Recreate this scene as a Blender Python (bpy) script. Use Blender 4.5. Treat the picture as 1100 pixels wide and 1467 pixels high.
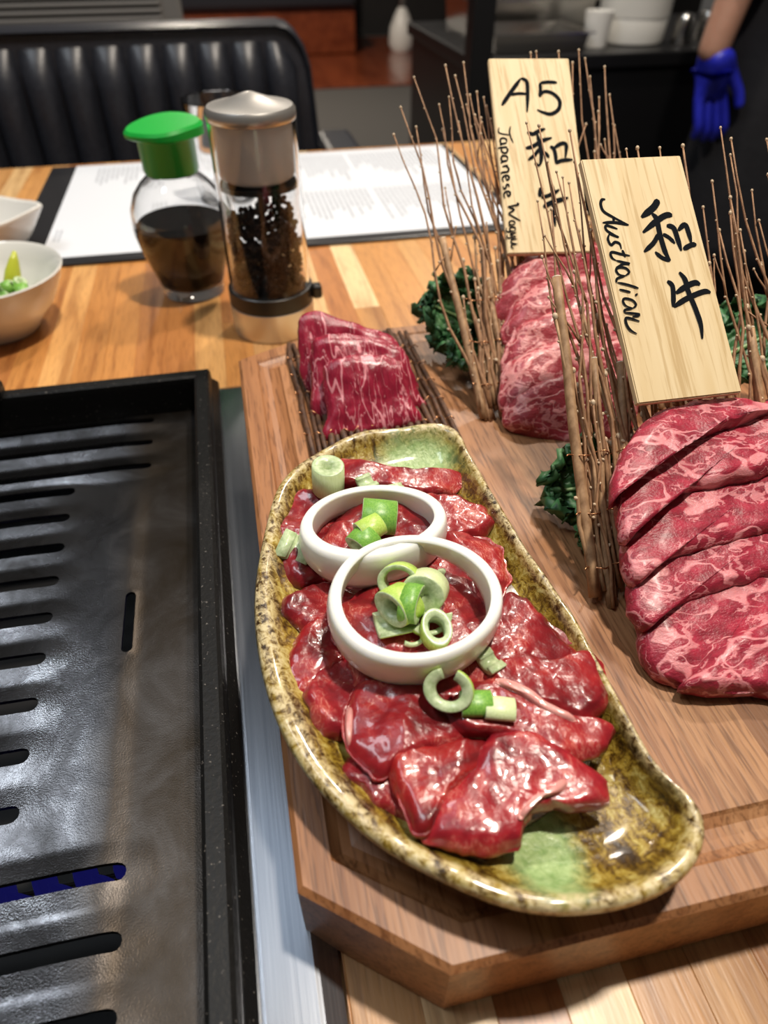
import bpy, bmesh, math, random
from mathutils import Vector, Matrix, noise
from mathutils.geometry import delaunay_2d_cdt
random.seed(7)
for o in list(bpy.data.objects): bpy.data.objects.remove(o)
scene = bpy.context.scene
COL = scene.collection

# ------------------------------------------------------------------ camera
FPX, PITCH, YAW, EYE = 978.0, math.radians(42.1), math.radians(12.1), 0.25
CR = Vector((math.cos(YAW), -math.sin(YAW), 0))
CW = Vector((math.sin(YAW), math.cos(YAW), 0))
CF = CW * math.cos(PITCH) + Vector((0, 0, -math.sin(PITCH)))
CU = CW * math.sin(PITCH) + Vector((0, 0, math.cos(PITCH)))
CAM = Vector((0, 0, EYE))
cd = bpy.data.cameras.new('camera'); cam = bpy.data.objects.new('camera', cd); COL.objects.link(cam)
m3 = Matrix((CR, CU, -CF)).transposed()
cam.matrix_world = Matrix.Translation(CAM) @ m3.to_4x4()
cd.sensor_fit = 'VERTICAL'; cd.sensor_height = 36; cd.sensor_width = 27; cd.lens = 24
cd.clip_start = 0.01; cd.clip_end = 60
cd.dof.use_dof = True; cd.dof.focus_distance = 0.27; cd.dof.aperture_fstop = 8.5
scene.camera = cam

# ------------------------------------------------------------------ world, lights, exposure
w = bpy.data.worlds.new('world'); scene.world = w; w.use_nodes = True
w.node_tree.nodes['Background'].inputs[0].default_value = (1.0, 0.93, 0.85, 1)
w.node_tree.nodes['Background'].inputs[1].default_value = 0.07
def area(name, loc, target, size, power, color, sy=None):
    l = bpy.data.lights.new(name, 'AREA'); l.energy = power; l.color = color
    l.shape = 'RECTANGLE' if sy else 'DISK'; l.size = size
    if sy: l.size_y = sy
    o = bpy.data.objects.new(name, l); COL.objects.link(o); o.location = loc
    o.rotation_euler = (Vector(target) - Vector(loc)).to_track_quat('-Z', 'Y').to_euler()
    return o
WARM = (1.0, 0.89, 0.76)
area('ceiling_spot', (0.40, 0.30, 1.65), (0.08, 0.22, 0), 0.10, 28, WARM)
area('ceiling_lamp', (-0.74, 0.68, 1.70), (-0.74, 0.68, 0), 0.34, 12.0, (0.86, 0.93, 1.0), sy=1.0)
area('ceiling_spot', (0.62, 1.35, 1.65), (0.0, 0.75, 0), 0.12, 17, WARM)
area('ceiling_panel', (-0.12, 0.74, 1.80), (-0.12, 0.74, 0), 0.55, 0.7, (0.70, 0.83, 1.0), sy=0.55)
area('ceiling_spot', (0.9, 2.6, 1.7), (0.8, 1.7, -0.1), 0.15, 12, (1.0, 0.90, 0.78))
area('ceiling_spot', (0.0, 4.6, 1.7), (0.2, 5.2, -0.7), 0.2, 70, (1.0, 0.88, 0.74))
vs = scene.view_settings
vs.view_transform = 'Standard'; vs.look = 'None'; vs.gamma = 1; vs.use_curve_mapping = False
vs.exposure = 0.0

# ------------------------------------------------------------------ pixel -> place helpers (photo frame 1100x1467)
def ray(x, y): return CF * FPX + CR * (x - 550) - CU * (y - 733.5)
def onz(x, y, z=0.0):
    d = ray(x, y); return CAM + d * ((z - EYE) / d.z)
def ony(x, y, Y):
    d = ray(x, y); return CAM + d * (Y / d.y)
def onp(x, y, p0, n):
    d = ray(x, y); return CAM + d * ((p0 - CAM).dot(n) / d.dot(n))

# ------------------------------------------------------------------ object helpers
WLOC = {}
def put(o, name, parent, wl, label=None, cat=None, group=None, kind=None):
    COL.objects.link(o); WLOC[o] = Vector(wl)
    if parent is not None:
        o.parent = parent; o.location = Vector(wl) - WLOC[parent]
    else: o.location = wl
    if label: o['label'] = label
    if cat: o['category'] = cat
    if group: o['group'] = group
    if kind: o['kind'] = kind
    return o
def thing(name, loc, label, cat, group=None, kind=None):
    return put(bpy.data.objects.new(name, None), name, None, loc, label, cat, group, kind)
def mesh(name, V, Fc, mat, parent=None, smooth=True, mats=None, origin=None, color=None, **kw):
    V = [Vector(v) for v in V]
    if origin is None:
        xs = [v.x for v in V]; ys = [v.y for v in V]; zs = [v.z for v in V]
        origin = Vector(((min(xs) + max(xs)) / 2, (min(ys) + max(ys)) / 2, min(zs)))
    me = bpy.data.meshes.new(name)
    me.from_pydata([v - origin for v in V], [], Fc)
    if isinstance(mat, (list, tuple)):
        for q in mat: me.materials.append(q)
        if mats: me.polygons.foreach_set('material_index', mats)
    else: me.materials.append(mat)
    me.polygons.foreach_set('use_smooth', [smooth] * len(me.polygons))
    me.update()
    o = bpy.data.objects.new(name, me); put(o, name, parent, origin, **kw)
    if color: o.color = (*color, 1)
    return o
def bm_mesh(name, bm, mat, parent=None, smooth=False, origin=None, color=None, **kw):
    bm.verts.ensure_lookup_table(); bm.verts.index_update()
    V = [v.co.copy() for v in bm.verts]; Fc = [[v.index for v in f.verts] for f in bm.faces]
    bm.free()
    return mesh(name, V, Fc, mat, parent, smooth, None, origin, color, **kw)
def box(name, lo, hi, mat, parent=None, bevel=0.0, seg=2, color=None, **kw):
    bm = bmesh.new(); bmesh.ops.create_cube(bm, size=1)
    lo = Vector(lo); hi = Vector(hi)
    for v in bm.verts: v.co = Vector([(lo[i] + hi[i]) / 2 + v.co[i] * (hi[i] - lo[i]) for i in range(3)])
    if bevel: bmesh.ops.bevel(bm, geom=bm.edges[:], offset=bevel, segments=seg, affect='EDGES', profile=0.5)
    return bm_mesh(name, bm, mat, parent, False, color=color, **kw)
def frame_of(t):
    t = t.normalized(); a = Vector((0, 0, 1)) if abs(t.z) < 0.9 else Vector((1, 0, 0))
    u = t.cross(a).normalized(); return u, t.cross(u).normalized()
def tube_geo(P, R, seg=8, cap=True, V=None, Fc=None):
    V = [] if V is None else V; Fc = [] if Fc is None else Fc; b = len(V); n = len(P)
    u, v = frame_of(P[1] - P[0])
    for i, p in enumerate(P):
        t = (P[min(i + 1, n - 1)] - P[max(i - 1, 0)]).normalized()
        u = (u - t * u.dot(t)).normalized(); v = t.cross(u)
        r = R[i] if isinstance(R, (list, tuple)) else R
        for k in range(seg):
            a = 2 * math.pi * k / seg; V.append(p + (u * math.cos(a) + v * math.sin(a)) * r)
    for i in range(n - 1):
        for k in range(seg):
            Fc.append([b + i * seg + k, b + i * seg + (k + 1) % seg, b + (i + 1) * seg + (k + 1) % seg, b + (i + 1) * seg + k])
    if cap:
        Fc.append([b + k for k in range(seg)][::-1]); Fc.append([b + (n - 1) * seg + k for k in range(seg)])
    return V, Fc
def tube(name, P, R, mat, parent=None, seg=8, **kw):
    V, Fc = tube_geo(P, R, seg); return mesh(name, V, Fc, mat, parent, True, **kw)
def lathe(name, prof, c, mat, parent=None, seg=40, sx=1.0, sy=1.0, closed=False, **kw):
    V = []; Fc = []; n = len(prof); c = Vector(c)
    for (r, z) in prof:
        for k in range(seg):
            a = 2 * math.pi * k / seg; V.append(c + Vector((r * math.cos(a) * sx, r * math.sin(a) * sy, z)))
    m = n if closed else n - 1
    for i in range(m):
        j = (i + 1) % n
        for k in range(seg):
            Fc.append([i * seg + k, i * seg + (k + 1) % seg, j * seg + (k + 1) % seg, j * seg + k])
    if not closed:
        if prof[0][0] > 1e-5: Fc.append([k for k in range(seg)][::-1])
        if prof[-1][0] > 1e-5: Fc.append([(n - 1) * seg + k for k in range(seg)])
    o = mesh(name, V, Fc, mat, parent, True, **kw)
    bm = bmesh.new(); bm.from_mesh(o.data); bmesh.ops.recalc_face_normals(bm, faces=bm.faces[:]); bm.to_mesh(o.data); bm.free()
    return autosmooth(o, 40)
def autosmooth(o, ang=35):
    me = o.data; bm = bmesh.new(); bm.from_mesh(me)
    for e in bm.edges:
        if len(e.link_faces) == 2 and e.calc_face_angle(0) > math.radians(ang): e.smooth = False
    bm.to_mesh(me); bm.free(); return o
def catmull(P, n, closed=True):
    m = len(P); out = []
    segs = m if closed else m - 1
    for i in range(segs):
        g = (lambda k: P[k % m]) if closed else (lambda k: P[max(0, min(m - 1, k))])
        p0, p1, p2, p3 = g(i - 1), g(i), g(i + 1), g(i + 2)
        for j in range(n):
            t = j / n
            out.append(0.5 * ((2 * p1) + (p2 - p0) * t + (2 * p0 - 5 * p1 + 4 * p2 - p3) * t * t + (3 * p1 - p0 - 3 * p2 + p3) * t ** 3))
    if not closed: out.append(P[-1].copy())
    return out
def resample(P, n):
    L = [0]; m = len(P)
    for i in range(m): L.append(L[-1] + (P[(i + 1) % m] - P[i]).length)
    out = []; k = 0
    for j in range(n):
        s = L[-1] * j / n
        while L[k + 1] < s: k += 1
        t = (s - L[k]) / max(1e-9, L[k + 1] - L[k]); out.append(P[k].lerp(P[(k + 1) % m], t))
    return out

# ------------------------------------------------------------------ materials
class NT:
    def __init__(s, name):
        s.m = bpy.data.materials.new(name); s.m.use_nodes = True; s.t = s.m.node_tree
        s.b = s.t.nodes['Principled BSDF']; s.out = s.t.nodes['Material Output']
    def n(s, typ, ins=None, **at):
        nd = s.t.nodes.new('ShaderNode' + typ)
        for k, v in at.items(): setattr(nd, k, v)
        for k, v in (ins or {}).items(): s.set(nd, k, v)
        return nd
    def set(s, nd, k, v):
        sk = nd.inputs[k]
        if isinstance(v, bpy.types.NodeSocket): s.t.links.new(v, sk)
        else: sk.default_value = v
    def p(s, **kw):
        for k, v in kw.items(): s.set(s.b, k.replace('_', ' '), v)
    def coord(s, scale=(1, 1, 1), rnd=True):
        tc = s.n('TexCoord'); v = tc.outputs['Object']
        if rnd:
            oi = s.n('ObjectInfo'); r = s.n('VectorMath', {0: oi.outputs['Random'], 1: (13.7, 7.1, 3.3)}, operation='MULTIPLY')
            v = s.n('VectorMath', {0: v, 1: r.outputs[0]}, operation='ADD').outputs[0]
        return s.n('VectorMath', {0: v, 1: scale}, operation='MULTIPLY').outputs[0]
    def noise(s, v, scale, detail=3, rough=0.55, dist=0.0):
        return s.n('TexNoise', {'Vector': v, 'Scale': scale, 'Detail': detail, 'Roughness': rough, 'Distortion': dist})
    def ramp(s, f, stops, interp='LINEAR'):
        r = s.n('ValToRGB', {'Fac': f}); e = r.color_ramp.elements; r.color_ramp.interpolation = interp
        while len(e) < len(stops): e.new(0.5)
        for q, (pos, c) in zip(e, stops):
            q.position = pos; q.color = (*c, 1) if len(c) == 3 else c
        return r.outputs['Color']
    def mix(s, f, a, b, mode='MIX'):
        q = s.n('Mix', data_type='RGBA', blend_type=mode)
        for k, v in ((0, f), (6, a), (7, b)):
            if isinstance(v, bpy.types.NodeSocket): s.t.links.new(v, q.inputs[k])
            else: q.inputs[k].default_value = v if k == 0 else (*v, 1)
        return q.outputs[2]
    def bump(s, h, strength=0.3, dist=0.001):
        b = s.n('Bump', {'Height': h, 'Strength': strength, 'Distance': dist}); s.p(Normal=b.outputs[0]); return b
def plain(name, col, rough=0.5, metal=0.0, **kw):
    t = NT(name); t.p(Base_Color=(*col, 1), Roughness=rough, Metallic=metal, **kw); return t.m

def wood(name, dark, light, use_obj=True, rough=0.42, sc=(70, 5, 70), pore=0.5, coat=0.15):
    t = NT(name); v = t.coord(sc)
    a = t.noise(v, 1.0, 4, 0.6, 0.6); b = t.noise(t.coord((850, 55, 850)), 1.0, 2, 0.5)
    big = t.noise(t.coord((18, 3, 18)), 1.0, 2, 0.5)
    base = t.n('ObjectInfo').outputs['Color'] if use_obj else t.ramp(big.outputs[0], [(0.3, dark), (0.7, light)])
    f = t.ramp(a.outputs[0], [(0.32, (0.62, 0.52, 0.44)), (0.5, (1, 1, 1)), (0.72, (1.12, 1.1, 1.06))])
    c = t.mix(1.0, base, f, 'MULTIPLY')
    f2 = t.ramp(b.outputs[0], [(0.36, (1 - pore, 1 - pore * 1.1, 1 - pore * 1.2)), (0.47, (1, 1, 1))])
    c = t.mix(0.8, c, f2, 'MULTIPLY')
    t.p(Base_Color=c, Roughness=rough, Coat_Weight=coat, Coat_Roughness=0.25)
    t.bump(b.outputs[0], 0.25, 0.0004); return t.m
M_table = wood('butcher_block_wood', None, None, True, 0.38, pore=0.25)
M_board = wood('acacia_wood', None, None, True, 0.45, sc=(190, 7, 190), pore=0.5, coat=0.05)
def sign_wood():
    t = NT('pale_sign_wood'); v = t.coord((1, 1, 1))
    r = t.n('VectorRotate', {'Vector': v, 'Angle': math.radians(-37.9)}, rotation_type='X_AXIS').outputs[0]
    v1 = t.n('VectorMath', {0: r, 1: (520, 22, 520)}, operation='MULTIPLY').outputs[0]; v2 = t.n('VectorMath', {0: r, 1: (130, 9, 130)}, operation='MULTIPLY').outputs[0]
    a = t.noise(v1, 1.0, 3, 0.6, 0.3); b = t.noise(v2, 1.0, 2, 0.5, 0.8)
    c = t.ramp(b.outputs[0], [(0.3, (0.72, 0.55, 0.30)), (0.7, (0.80, 0.65, 0.40))])
    c = t.mix(0.8, c, t.ramp(a.outputs[0], [(0.36, (0.74, 0.66, 0.54)), (0.48, (1, 1, 1))]), 'MULTIPLY')
    t.p(Base_Color=c, Roughness=0.6); t.bump(a.outputs[0], 0.2, 0.0003); return t.m
M_sign = sign_wood()
M_redwood = wood('red_brown_floor_wood', (0.17, 0.035, 0.012), (0.24, 0.055, 0.018), False, 0.25, sc=(4, 1, 4), coat=0.4)

def bark(name, a, b):
    t = NT(name); nz = t.noise(t.coord((300, 300, 60)), 1.0, 3)
    t.p(Base_Color=t.ramp(nz.outputs[0], [(0.3, a), (0.7, b)]), Roughness=0.6); t.bump(nz.outputs[0], 0.4, 0.0004); return t.m
M_rod = bark('thick_twig_bark', (0.24, 0.13, 0.06), (0.48, 0.30, 0.16))
M_twig = bark('thin_twig_bark', (0.19, 0.09, 0.04), (0.40, 0.22, 0.11))
M_wet = bark('wet_dark_twig_bark', (0.035, 0.014, 0.007), (0.13, 0.055, 0.022))
M_bud = plain('twig_bud', (0.55, 0.42, 0.28), 0.5)
M_cut = plain('cut_twig_end', (0.75, 0.66, 0.52), 0.7)
M_wire = plain('copper_tie_wire', (0.55, 0.28, 0.14), 0.3, 1.0)
M_ink = plain('black_brush_ink', (0.008, 0.010, 0.013), 0.9, 0, Specular_IOR_Level=0.05)

def glaze():
    t = NT('mottled_olive_glaze'); v = t.coord((1, 1, 1), False)
    a = t.noise(v, 330, 4, 0.75, 0.6); rv = t.n('VectorRotate', {'Vector': v, 'Angle': -math.atan2(A1.y - A0.y, A1.x - A0.x)}, rotation_type='Z_AXIS').outputs[0]
    b = t.noise(t.n('VectorMath', {0: rv, 1: (45, 230, 60)}, operation='MULTIPLY').outputs[0], 1.0, 3, 0.6, 0.5)
    s = t.n('Math', {0: a.outputs[0], 1: b.outputs[0]}, operation='ADD'); s = t.n('Math', {0: s.outputs[0], 1: 0.5}, operation='MULTIPLY')
    c = t.ramp(s.outputs[0], [(0.39, (0.030, 0.014, 0.003)), (0.46, (0.13, 0.070, 0.008)), (0.53, (0.33, 0.22, 0.028)), (0.64, (0.58, 0.50, 0.17))])
    wob = t.noise(v, 120, 2)
    for (px_, r, sx) in PLATE_GREEN:
        d = t.n('VectorMath', {0: v, 1: px_}, operation='SUBTRACT')
        d = t.n('VectorMath', {0: d.outputs[0], 1: (sx[0], sx[1], 0)}, operation='MULTIPLY')
        l = t.n('VectorMath', {0: d.outputs[0]}, operation='LENGTH')
        l = t.n('Math', {0: wob.outputs[0], 1: 0.5, 2: l.outputs['Value']}, operation='MULTIPLY_ADD')
        f = t.ramp(t.n('Math', {0: l.outputs[0], 1: 0.5}, operation='MULTIPLY').outputs[0], [(0.42, (1, 1, 1)), (0.66, (0, 0, 0))])
        g_ = t.ramp(a.outputs[0], [(0.3, (0.20, 0.34, 0.10)), (0.7, (0.50, 0.64, 0.30))])
        c = t.mix(f, c, g_)
    at = t.n('Attribute', attribute_name='rim'); rimn = t.ramp(a.outputs[0], [(0.42, (0, 0, 0)), (0.60, (1, 1, 1))])
    f = t.n('Math', {0: at.outputs['Fac'], 1: rimn}, operation='MULTIPLY')
    c = t.mix(f.outputs[0], c, (0.62, 0.52, 0.30))
    t.p(Base_Color=c, Roughness=0.3, Coat_Weight=0.7, Coat_Roughness=0.10); t.bump(s.outputs[0], 0.8, 0.0014); return t.m

def wagyu(name, red, red2, fat, amount=0.5, scale=1.0, rough=0.3, stretch=(1, 1, 1), blob=0.66):
    t = NT(name); v0 = t.coord(stretch)
    wv = t.noise(v0, 60 * scale, 2, 0.5); off = t.n('VectorMath', {0: wv.outputs['Color'], 1: (0.010 / scale,) * 3}, operation='MULTIPLY')
    v = t.n('VectorMath', {0: v0, 1: off.outputs[0]}, operation='ADD').outputs[0]
    def ridge(sc, wdt, msc, lo, hi, det=2):
        nz = t.noise(v, sc * scale, det, 0.55); mk = t.noise(v0, msc * scale, 2, 0.5)
        a = t.n('Math', {0: nz.outputs[0], 1: 0.5}, operation='SUBTRACT'); a = t.n('Math', {0: a.outputs[0]}, operation='ABSOLUTE')
        m = t.n('MapRange', {'Value': mk.outputs[0], 'From Min': lo, 'From Max': hi, 'To Min': 0.0015, 'To Max': wdt})
        q = t.n('Math', {0: a.outputs[0], 1: m.outputs[0]}, operation='DIVIDE')
        return t.ramp(t.n('Math', {0: q.outputs[0], 1: 0.5}, operation='MULTIPLY').outputs[0], [(0.28, (1, 1, 1)), (0.62, (0, 0, 0))])
    a1 = ridge(42, 0.055 * amount, 38, 0.38, 0.72); a2 = ridge(105, 0.06 * amount, 60, 0.42, 0.70, 3)
    big = t.noise(v, 30 * scale, 3, 0.55)
    bl = t.ramp(big.outputs[0], [(blob, (0, 0, 0)), (blob + 0.05, (1, 1, 1))])
    f = t.n('Math', {0: a1, 1: t.n('Math', {0: a2, 1: 0.8}, operation='MULTIPLY').outputs[0]}, operation='MAXIMUM'); f = t.n('Math', {0: f.outputs[0], 1: bl}, operation='MAXIMUM')
    tone = t.noise(v0, 170 * scale, 3, 0.6)
    base = t.ramp(tone.outputs[0], [(0.32, red), (0.68, red2)])
    c = t.mix(t.n('Math', {0: f.outputs[0], 1: 0.88}, operation='MULTIPLY').outputs[0], base, fat)
    fine = t.noise(v0, 900, 2)
    hs = t.n('Math', {0: f.outputs[0], 1: 0.5, 2: fine.outputs[0]}, operation='MULTIPLY_ADD')
    t.p(Base_Color=c, Roughness=rough, Subsurface_Weight=0.25, Subsurface_Radius=(0.004, 0.0012, 0.0008), Subsurface_Scale=0.5, Coat_Weight=0.15, Coat_Roughness=0.22)
    t.bump(hs.outputs[0], 0.5, 0.0006); return t.m
M_aus = wagyu('marbled_beef', (0.22, 0.013, 0.028), (0.45, 0.030, 0.064), (0.76, 0.29, 0.31), 1.1, 1.0, 0.42, (0.8, 1.35, 1.35), 0.70)
M_a5 = wagyu('densely_marbled_beef', (0.30, 0.028, 0.040), (0.46, 0.060, 0.080), (0.78, 0.34, 0.33), 1.2, 1.2, 0.42, (0.85, 1.2, 1.2), 0.67)
M_raw = wagyu('lean_raw_beef', (0.20, 0.008, 0.024), (0.36, 0.018, 0.05), (0.75, 0.30, 0.34), 0.55, 1.0, 0.26, (1.9, 0.45, 0.45), 0.75)

def marinated():
    t = NT('marinated_beef'); v = t.coord((1, 1, 1))
    a = t.noise(v, 60, 3, 0.6, 0.6); b = t.noise(v, 260, 3, 0.6, 0.4); f = t.noise(t.coord((1.8, 0.7, 1)), 230, 3, 0.6, 0.8)
    c = t.ramp(a.outputs[0], [(0.30, (0.10, 0.004, 0.008)), (0.46, (0.23, 0.010, 0.016)), (0.60, (0.34, 0.020, 0.024)), (0.78, (0.45, 0.075, 0.045))])
    hue = t.n('ObjectInfo').outputs['Color']; c = t.mix(0.8, c, hue, 'MULTIPLY'); 
    r = t.n('Math', {0: t.n('Math', {0: t.n('Math', {0: f.outputs[0], 1: 0.5}, operation='SUBTRACT').outputs[0]}, operation='ABSOLUTE').outputs[0], 1: 1.0}, operation='MULTIPLY')
    vein = t.ramp(r.outputs[0], [(0.008, (1, 1, 1)), (0.03, (0, 0, 0))])
    gate = t.ramp(a.outputs[0], [(0.5, (0, 0, 0)), (0.62, (1, 1, 1))])
    vf = t.n('Math', {0: vein, 1: gate}, operation='MULTIPLY'); vf = t.n('Math', {0: vf.outputs[0], 1: 0.5}, operation='MULTIPLY')
    c = t.mix(vf.outputs[0], c, (0.70, 0.28, 0.22))
    h = t.n('Math', {0: b.outputs[0], 1: 0.5, 2: t.noise(v, 520, 2).outputs[0]}, operation='MULTIPLY_ADD')
    t.p(Base_Color=c, Roughness=0.30, Subsurface_Weight=0.15, Subsurface_Radius=(0.004, 0.0008, 0.0006), Subsurface_Scale=0.6, Coat_Weight=0.5, Coat_Roughness=0.04)
    t.bump(h.outputs[0], 0.30, 0.0007); return t.m
M_mar = marinated()
def simple_noise(name, cols, sc, rough, bump=0.2, bd=0.0005, stretch=(1, 1, 1), **kw):
    t = NT(name); nz = t.noise(t.coord(stretch), sc, 3, 0.6)
    t.p(Base_Color=t.ramp(nz.outputs[0], cols), Roughness=rough, **kw)
    if bump: t.bump(nz.outputs[0], bump, bd)
    return t.m
M_sauce = plain('dark_marinade', (0.05, 0.010, 0.004), 0.04, 0, Coat_Weight=1.0)
M_onion = simple_noise('raw_onion', [(0.3, (0.84, 0.86, 0.80)), (0.7, (0.92, 0.93, 0.90))], 60, 0.28, 0.06, 0.0003, (1, 1, 4), Subsurface_Weight=0.35, Subsurface_Radius=(0.006, 0.006, 0.004), Subsurface_Scale=0.5, Coat_Weight=0.3)
M_sc_dark = simple_noise('scallion_green_skin', [(0.3, (0.10, 0.30, 0.04)), (0.7, (0.26, 0.50, 0.08))], 300, 0.35, 0.2, 0.0002, (6, 6, 1), Subsurface_Weight=0.1, Subsurface_Radius=(0.002, 0.003, 0.001))
M_sc_lime = simple_noise('scallion_lime_skin', [(0.3, (0.34, 0.56, 0.06)), (0.7, (0.56, 0.72, 0.18))], 300, 0.35, 0.2, 0.0002, (6, 6, 1), Subsurface_Weight=0.1, Subsurface_Radius=(0.002, 0.003, 0.001))
M_sc_pale = simple_noise('scallion_pale_skin', [(0.3, (0.58, 0.70, 0.32)), (0.7, (0.72, 0.82, 0.50))], 300, 0.35, 0.2, 0.0002, (6, 6, 1), Subsurface_Weight=0.1, Subsurface_Radius=(0.002, 0.003, 0.001))
M_sc_in = simple_noise('scallion_cut_face', [(0.3, (0.34, 0.46, 0.22)), (0.7, (0.60, 0.70, 0.45))], 500, 0.3, 0.3, 0.0003)
M_kale = simple_noise('kale_leaf_green', [(0.3, (0.020, 0.085, 0.028)), (0.55, (0.05, 0.17, 0.06)), (0.8, (0.15, 0.30, 0.13))], 120, 0.45, 0.3, 0.0008)
M_kstem = plain('kale_stem', (0.25, 0.40, 0.16), 0.4)
M_steel = simple_noise('brushed_steel', [(0.3, (0.34, 0.37, 0.42)), (0.7, (0.47, 0.50, 0.55))], 1.0, 0.24, 0.10, 0.0002, (900, 12, 900), Metallic=1.0)
M_steel2 = plain('polished_steel', (0.62, 0.60, 0.57), 0.22, 1.0)
def iron():
    t = NT('seasoned_black_iron'); v = t.coord((1, 1, 1), False)
    a = t.noise(v, 26, 4, 0.65, 0.6); b = t.noise(v, 1500, 2)
    c = t.ramp(a.outputs[0], [(0.32, (0.035, 0.034, 0.034)), (0.5, (0.10, 0.10, 0.106)), (0.7, (0.24, 0.243, 0.256))])
    sx = t.n('SeparateXYZ', {0: v}); e = t.n('Math', {0: a.outputs[0], 1: 0.03, 2: sx.outputs[0]}, operation='MULTIPLY_ADD')
    fb = t.ramp(t.n('MapRange', {'Value': e.outputs[0], 'From Min': 0.085, 'From Max': 0.125}).outputs[0], [(0.25, (0, 0, 0)), (0.6, (1, 1, 1))])
    c = t.mix(t.n('Math', {0: fb, 1: 0.8}, operation='MULTIPLY').outputs[0], c, (0.034, 0.025, 0.016))
    r = t.mix(fb, t.ramp(a.outputs[0], [(0.35, (0.32,) * 3), (0.65, (0.22,) * 3)]), (0.40, 0.40, 0.40))
    t.p(Base_Color=c, Metallic=1.0, Roughness=r); t.bump(b.outputs[0], 0.22, 0.0005); return t.m
M_iron = iron()
def enamel():
    t = NT('black_enamel_rim'); b = t.noise(t.coord((1, 1, 1), False), 420, 3); s = t.noise(t.coord((1, 1, 1), False), 700, 1)
    t.p(Base_Color=t.ramp(s.outputs[0], [(0.70, (0.006, 0.006, 0.006)), (0.78, (0.12, 0.11, 0.10))]), Roughness=0.42, Specular_IOR_Level=0.2); t.bump(b.outputs[0], 0.35, 0.0006); return t.m
M_enamel = enamel()
M_black = plain('matte_black', (0.008, 0.008, 0.009), 0.5)
M_flame = NT('blue_gas_flame'); M_flame.p(Base_Color=(0, 0, 0, 1), Emission_Color=(0.07, 0.07, 0.9, 1), Emission_Strength=0.07); M_flame = M_flame.m
M_glass = plain('clear_glass', (1, 1, 1), 0.0, 0, Transmission_Weight=1.0, IOR=1.45)
M_frost = plain('frosted_clear_plastic', (0.92, 0.91, 0.88), 0.4, 0, Transmission_Weight=0.1, IOR=1.3)
M_satin = plain('satin_steel', (0.66, 0.64, 0.61), 0.33, 0.88)
M_soy = plain('soy_sauce', (0.006, 0.003, 0.002), 0.08)
M_pepper = plain('black_peppercorn', (0.035, 0.018, 0.012), 0.6)
M_bplastic = plain('black_plastic', (0.010, 0.010, 0.010), 0.35)
M_green = plain('green_plastic', (0.005, 0.36, 0.04), 0.35, 0, Subsurface_Weight=0.1)
M_ceramic = plain('white_ceramic', (0.72, 0.71, 0.67), 0.2, 0, Coat_Weight=0.5)
M_paper = plain('menu_paper', (0.66, 0.69, 0.74), 0.5)
M_print = plain('grey_menu_print', (0.36, 0.38, 0.42), 0.7)
M_cover = plain('black_menu_cover', (0.014, 0.014, 0.016), 0.32)
M_leather = simple_noise('black_leather', [(0.3, (0.012, 0.013, 0.018)), (0.7, (0.022, 0.024, 0.032))], 200, 0.36, 0.2, 0.001)
M_greyrib = plain('grey_ribbed_fabric', (0.16, 0.15, 0.14), 0.6)
M_darkfloor = simple_noise('dark_grey_carpet', [(0.3, (0.065, 0.062, 0.058)), (0.7, (0.085, 0.08, 0.075))], 300, 0.9)
M_wall = simple_noise('dark_wall_paint', [(0.3, (0.010, 0.009, 0.009)), (0.7, (0.014, 0.012, 0.012))], 5, 0.7, 0)
M_counter = plain('black_counter_laminate', (0.006, 0.006, 0.007), 0.4)
M_skin = simple_noise('skin', [(0.3, (0.42, 0.22, 0.15)), (0.7, (0.50, 0.27, 0.19))], 30, 0.5, 0.1, 0.001, Subsurface_Weight=0.1)
M_glove = simple_noise('blue_nitrile_glove', [(0.3, (0.015, 0.020, 0.42)), (0.7, (0.022, 0.03, 0.55))], 25, 0.4, 0.5, 0.004)
M_cloth = simple_noise('black_work_clothes', [(0.3, (0.006, 0.006, 0.009)), (0.7, (0.012, 0.012, 0.016))], 12, 0.85, 0.4, 0.01)
M_hair = plain('dark_hair', (0.01, 0.007, 0.005), 0.5)
M_white = plain('white_plastic', (0.75, 0.74, 0.70), 0.35)
M_lime = plain('yellow_green_pickle', (0.45, 0.50, 0.04), 0.3, 0, Subsurface_Weight=0.1)
M_cream = plain('cream_card', (0.55, 0.53, 0.44), 0.6)

# ================================================================== SETTING
box('floor', (-4, -1.5, -0.80), (5, 8, -0.75), M_darkfloor, kind='structure')
box('wall_back', (-4, 7.8, -0.75), (5, 8.0, 2.2), M_wall, kind='structure')
# raised glossy red-brown wooden floor farther back
pf = thing('floor_wood', (0.8, 5.75, -0.75), 'glossy red brown plank floor beyond the grey carpet', 'floor', kind='structure')
for i in range(12):
    box('plank', (-2.2 + i * 0.5, 5.45, -0.75), (-1.703 + i * 0.5, 7.6, -0.735), M_redwood, pf, 0.003, 1)

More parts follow.
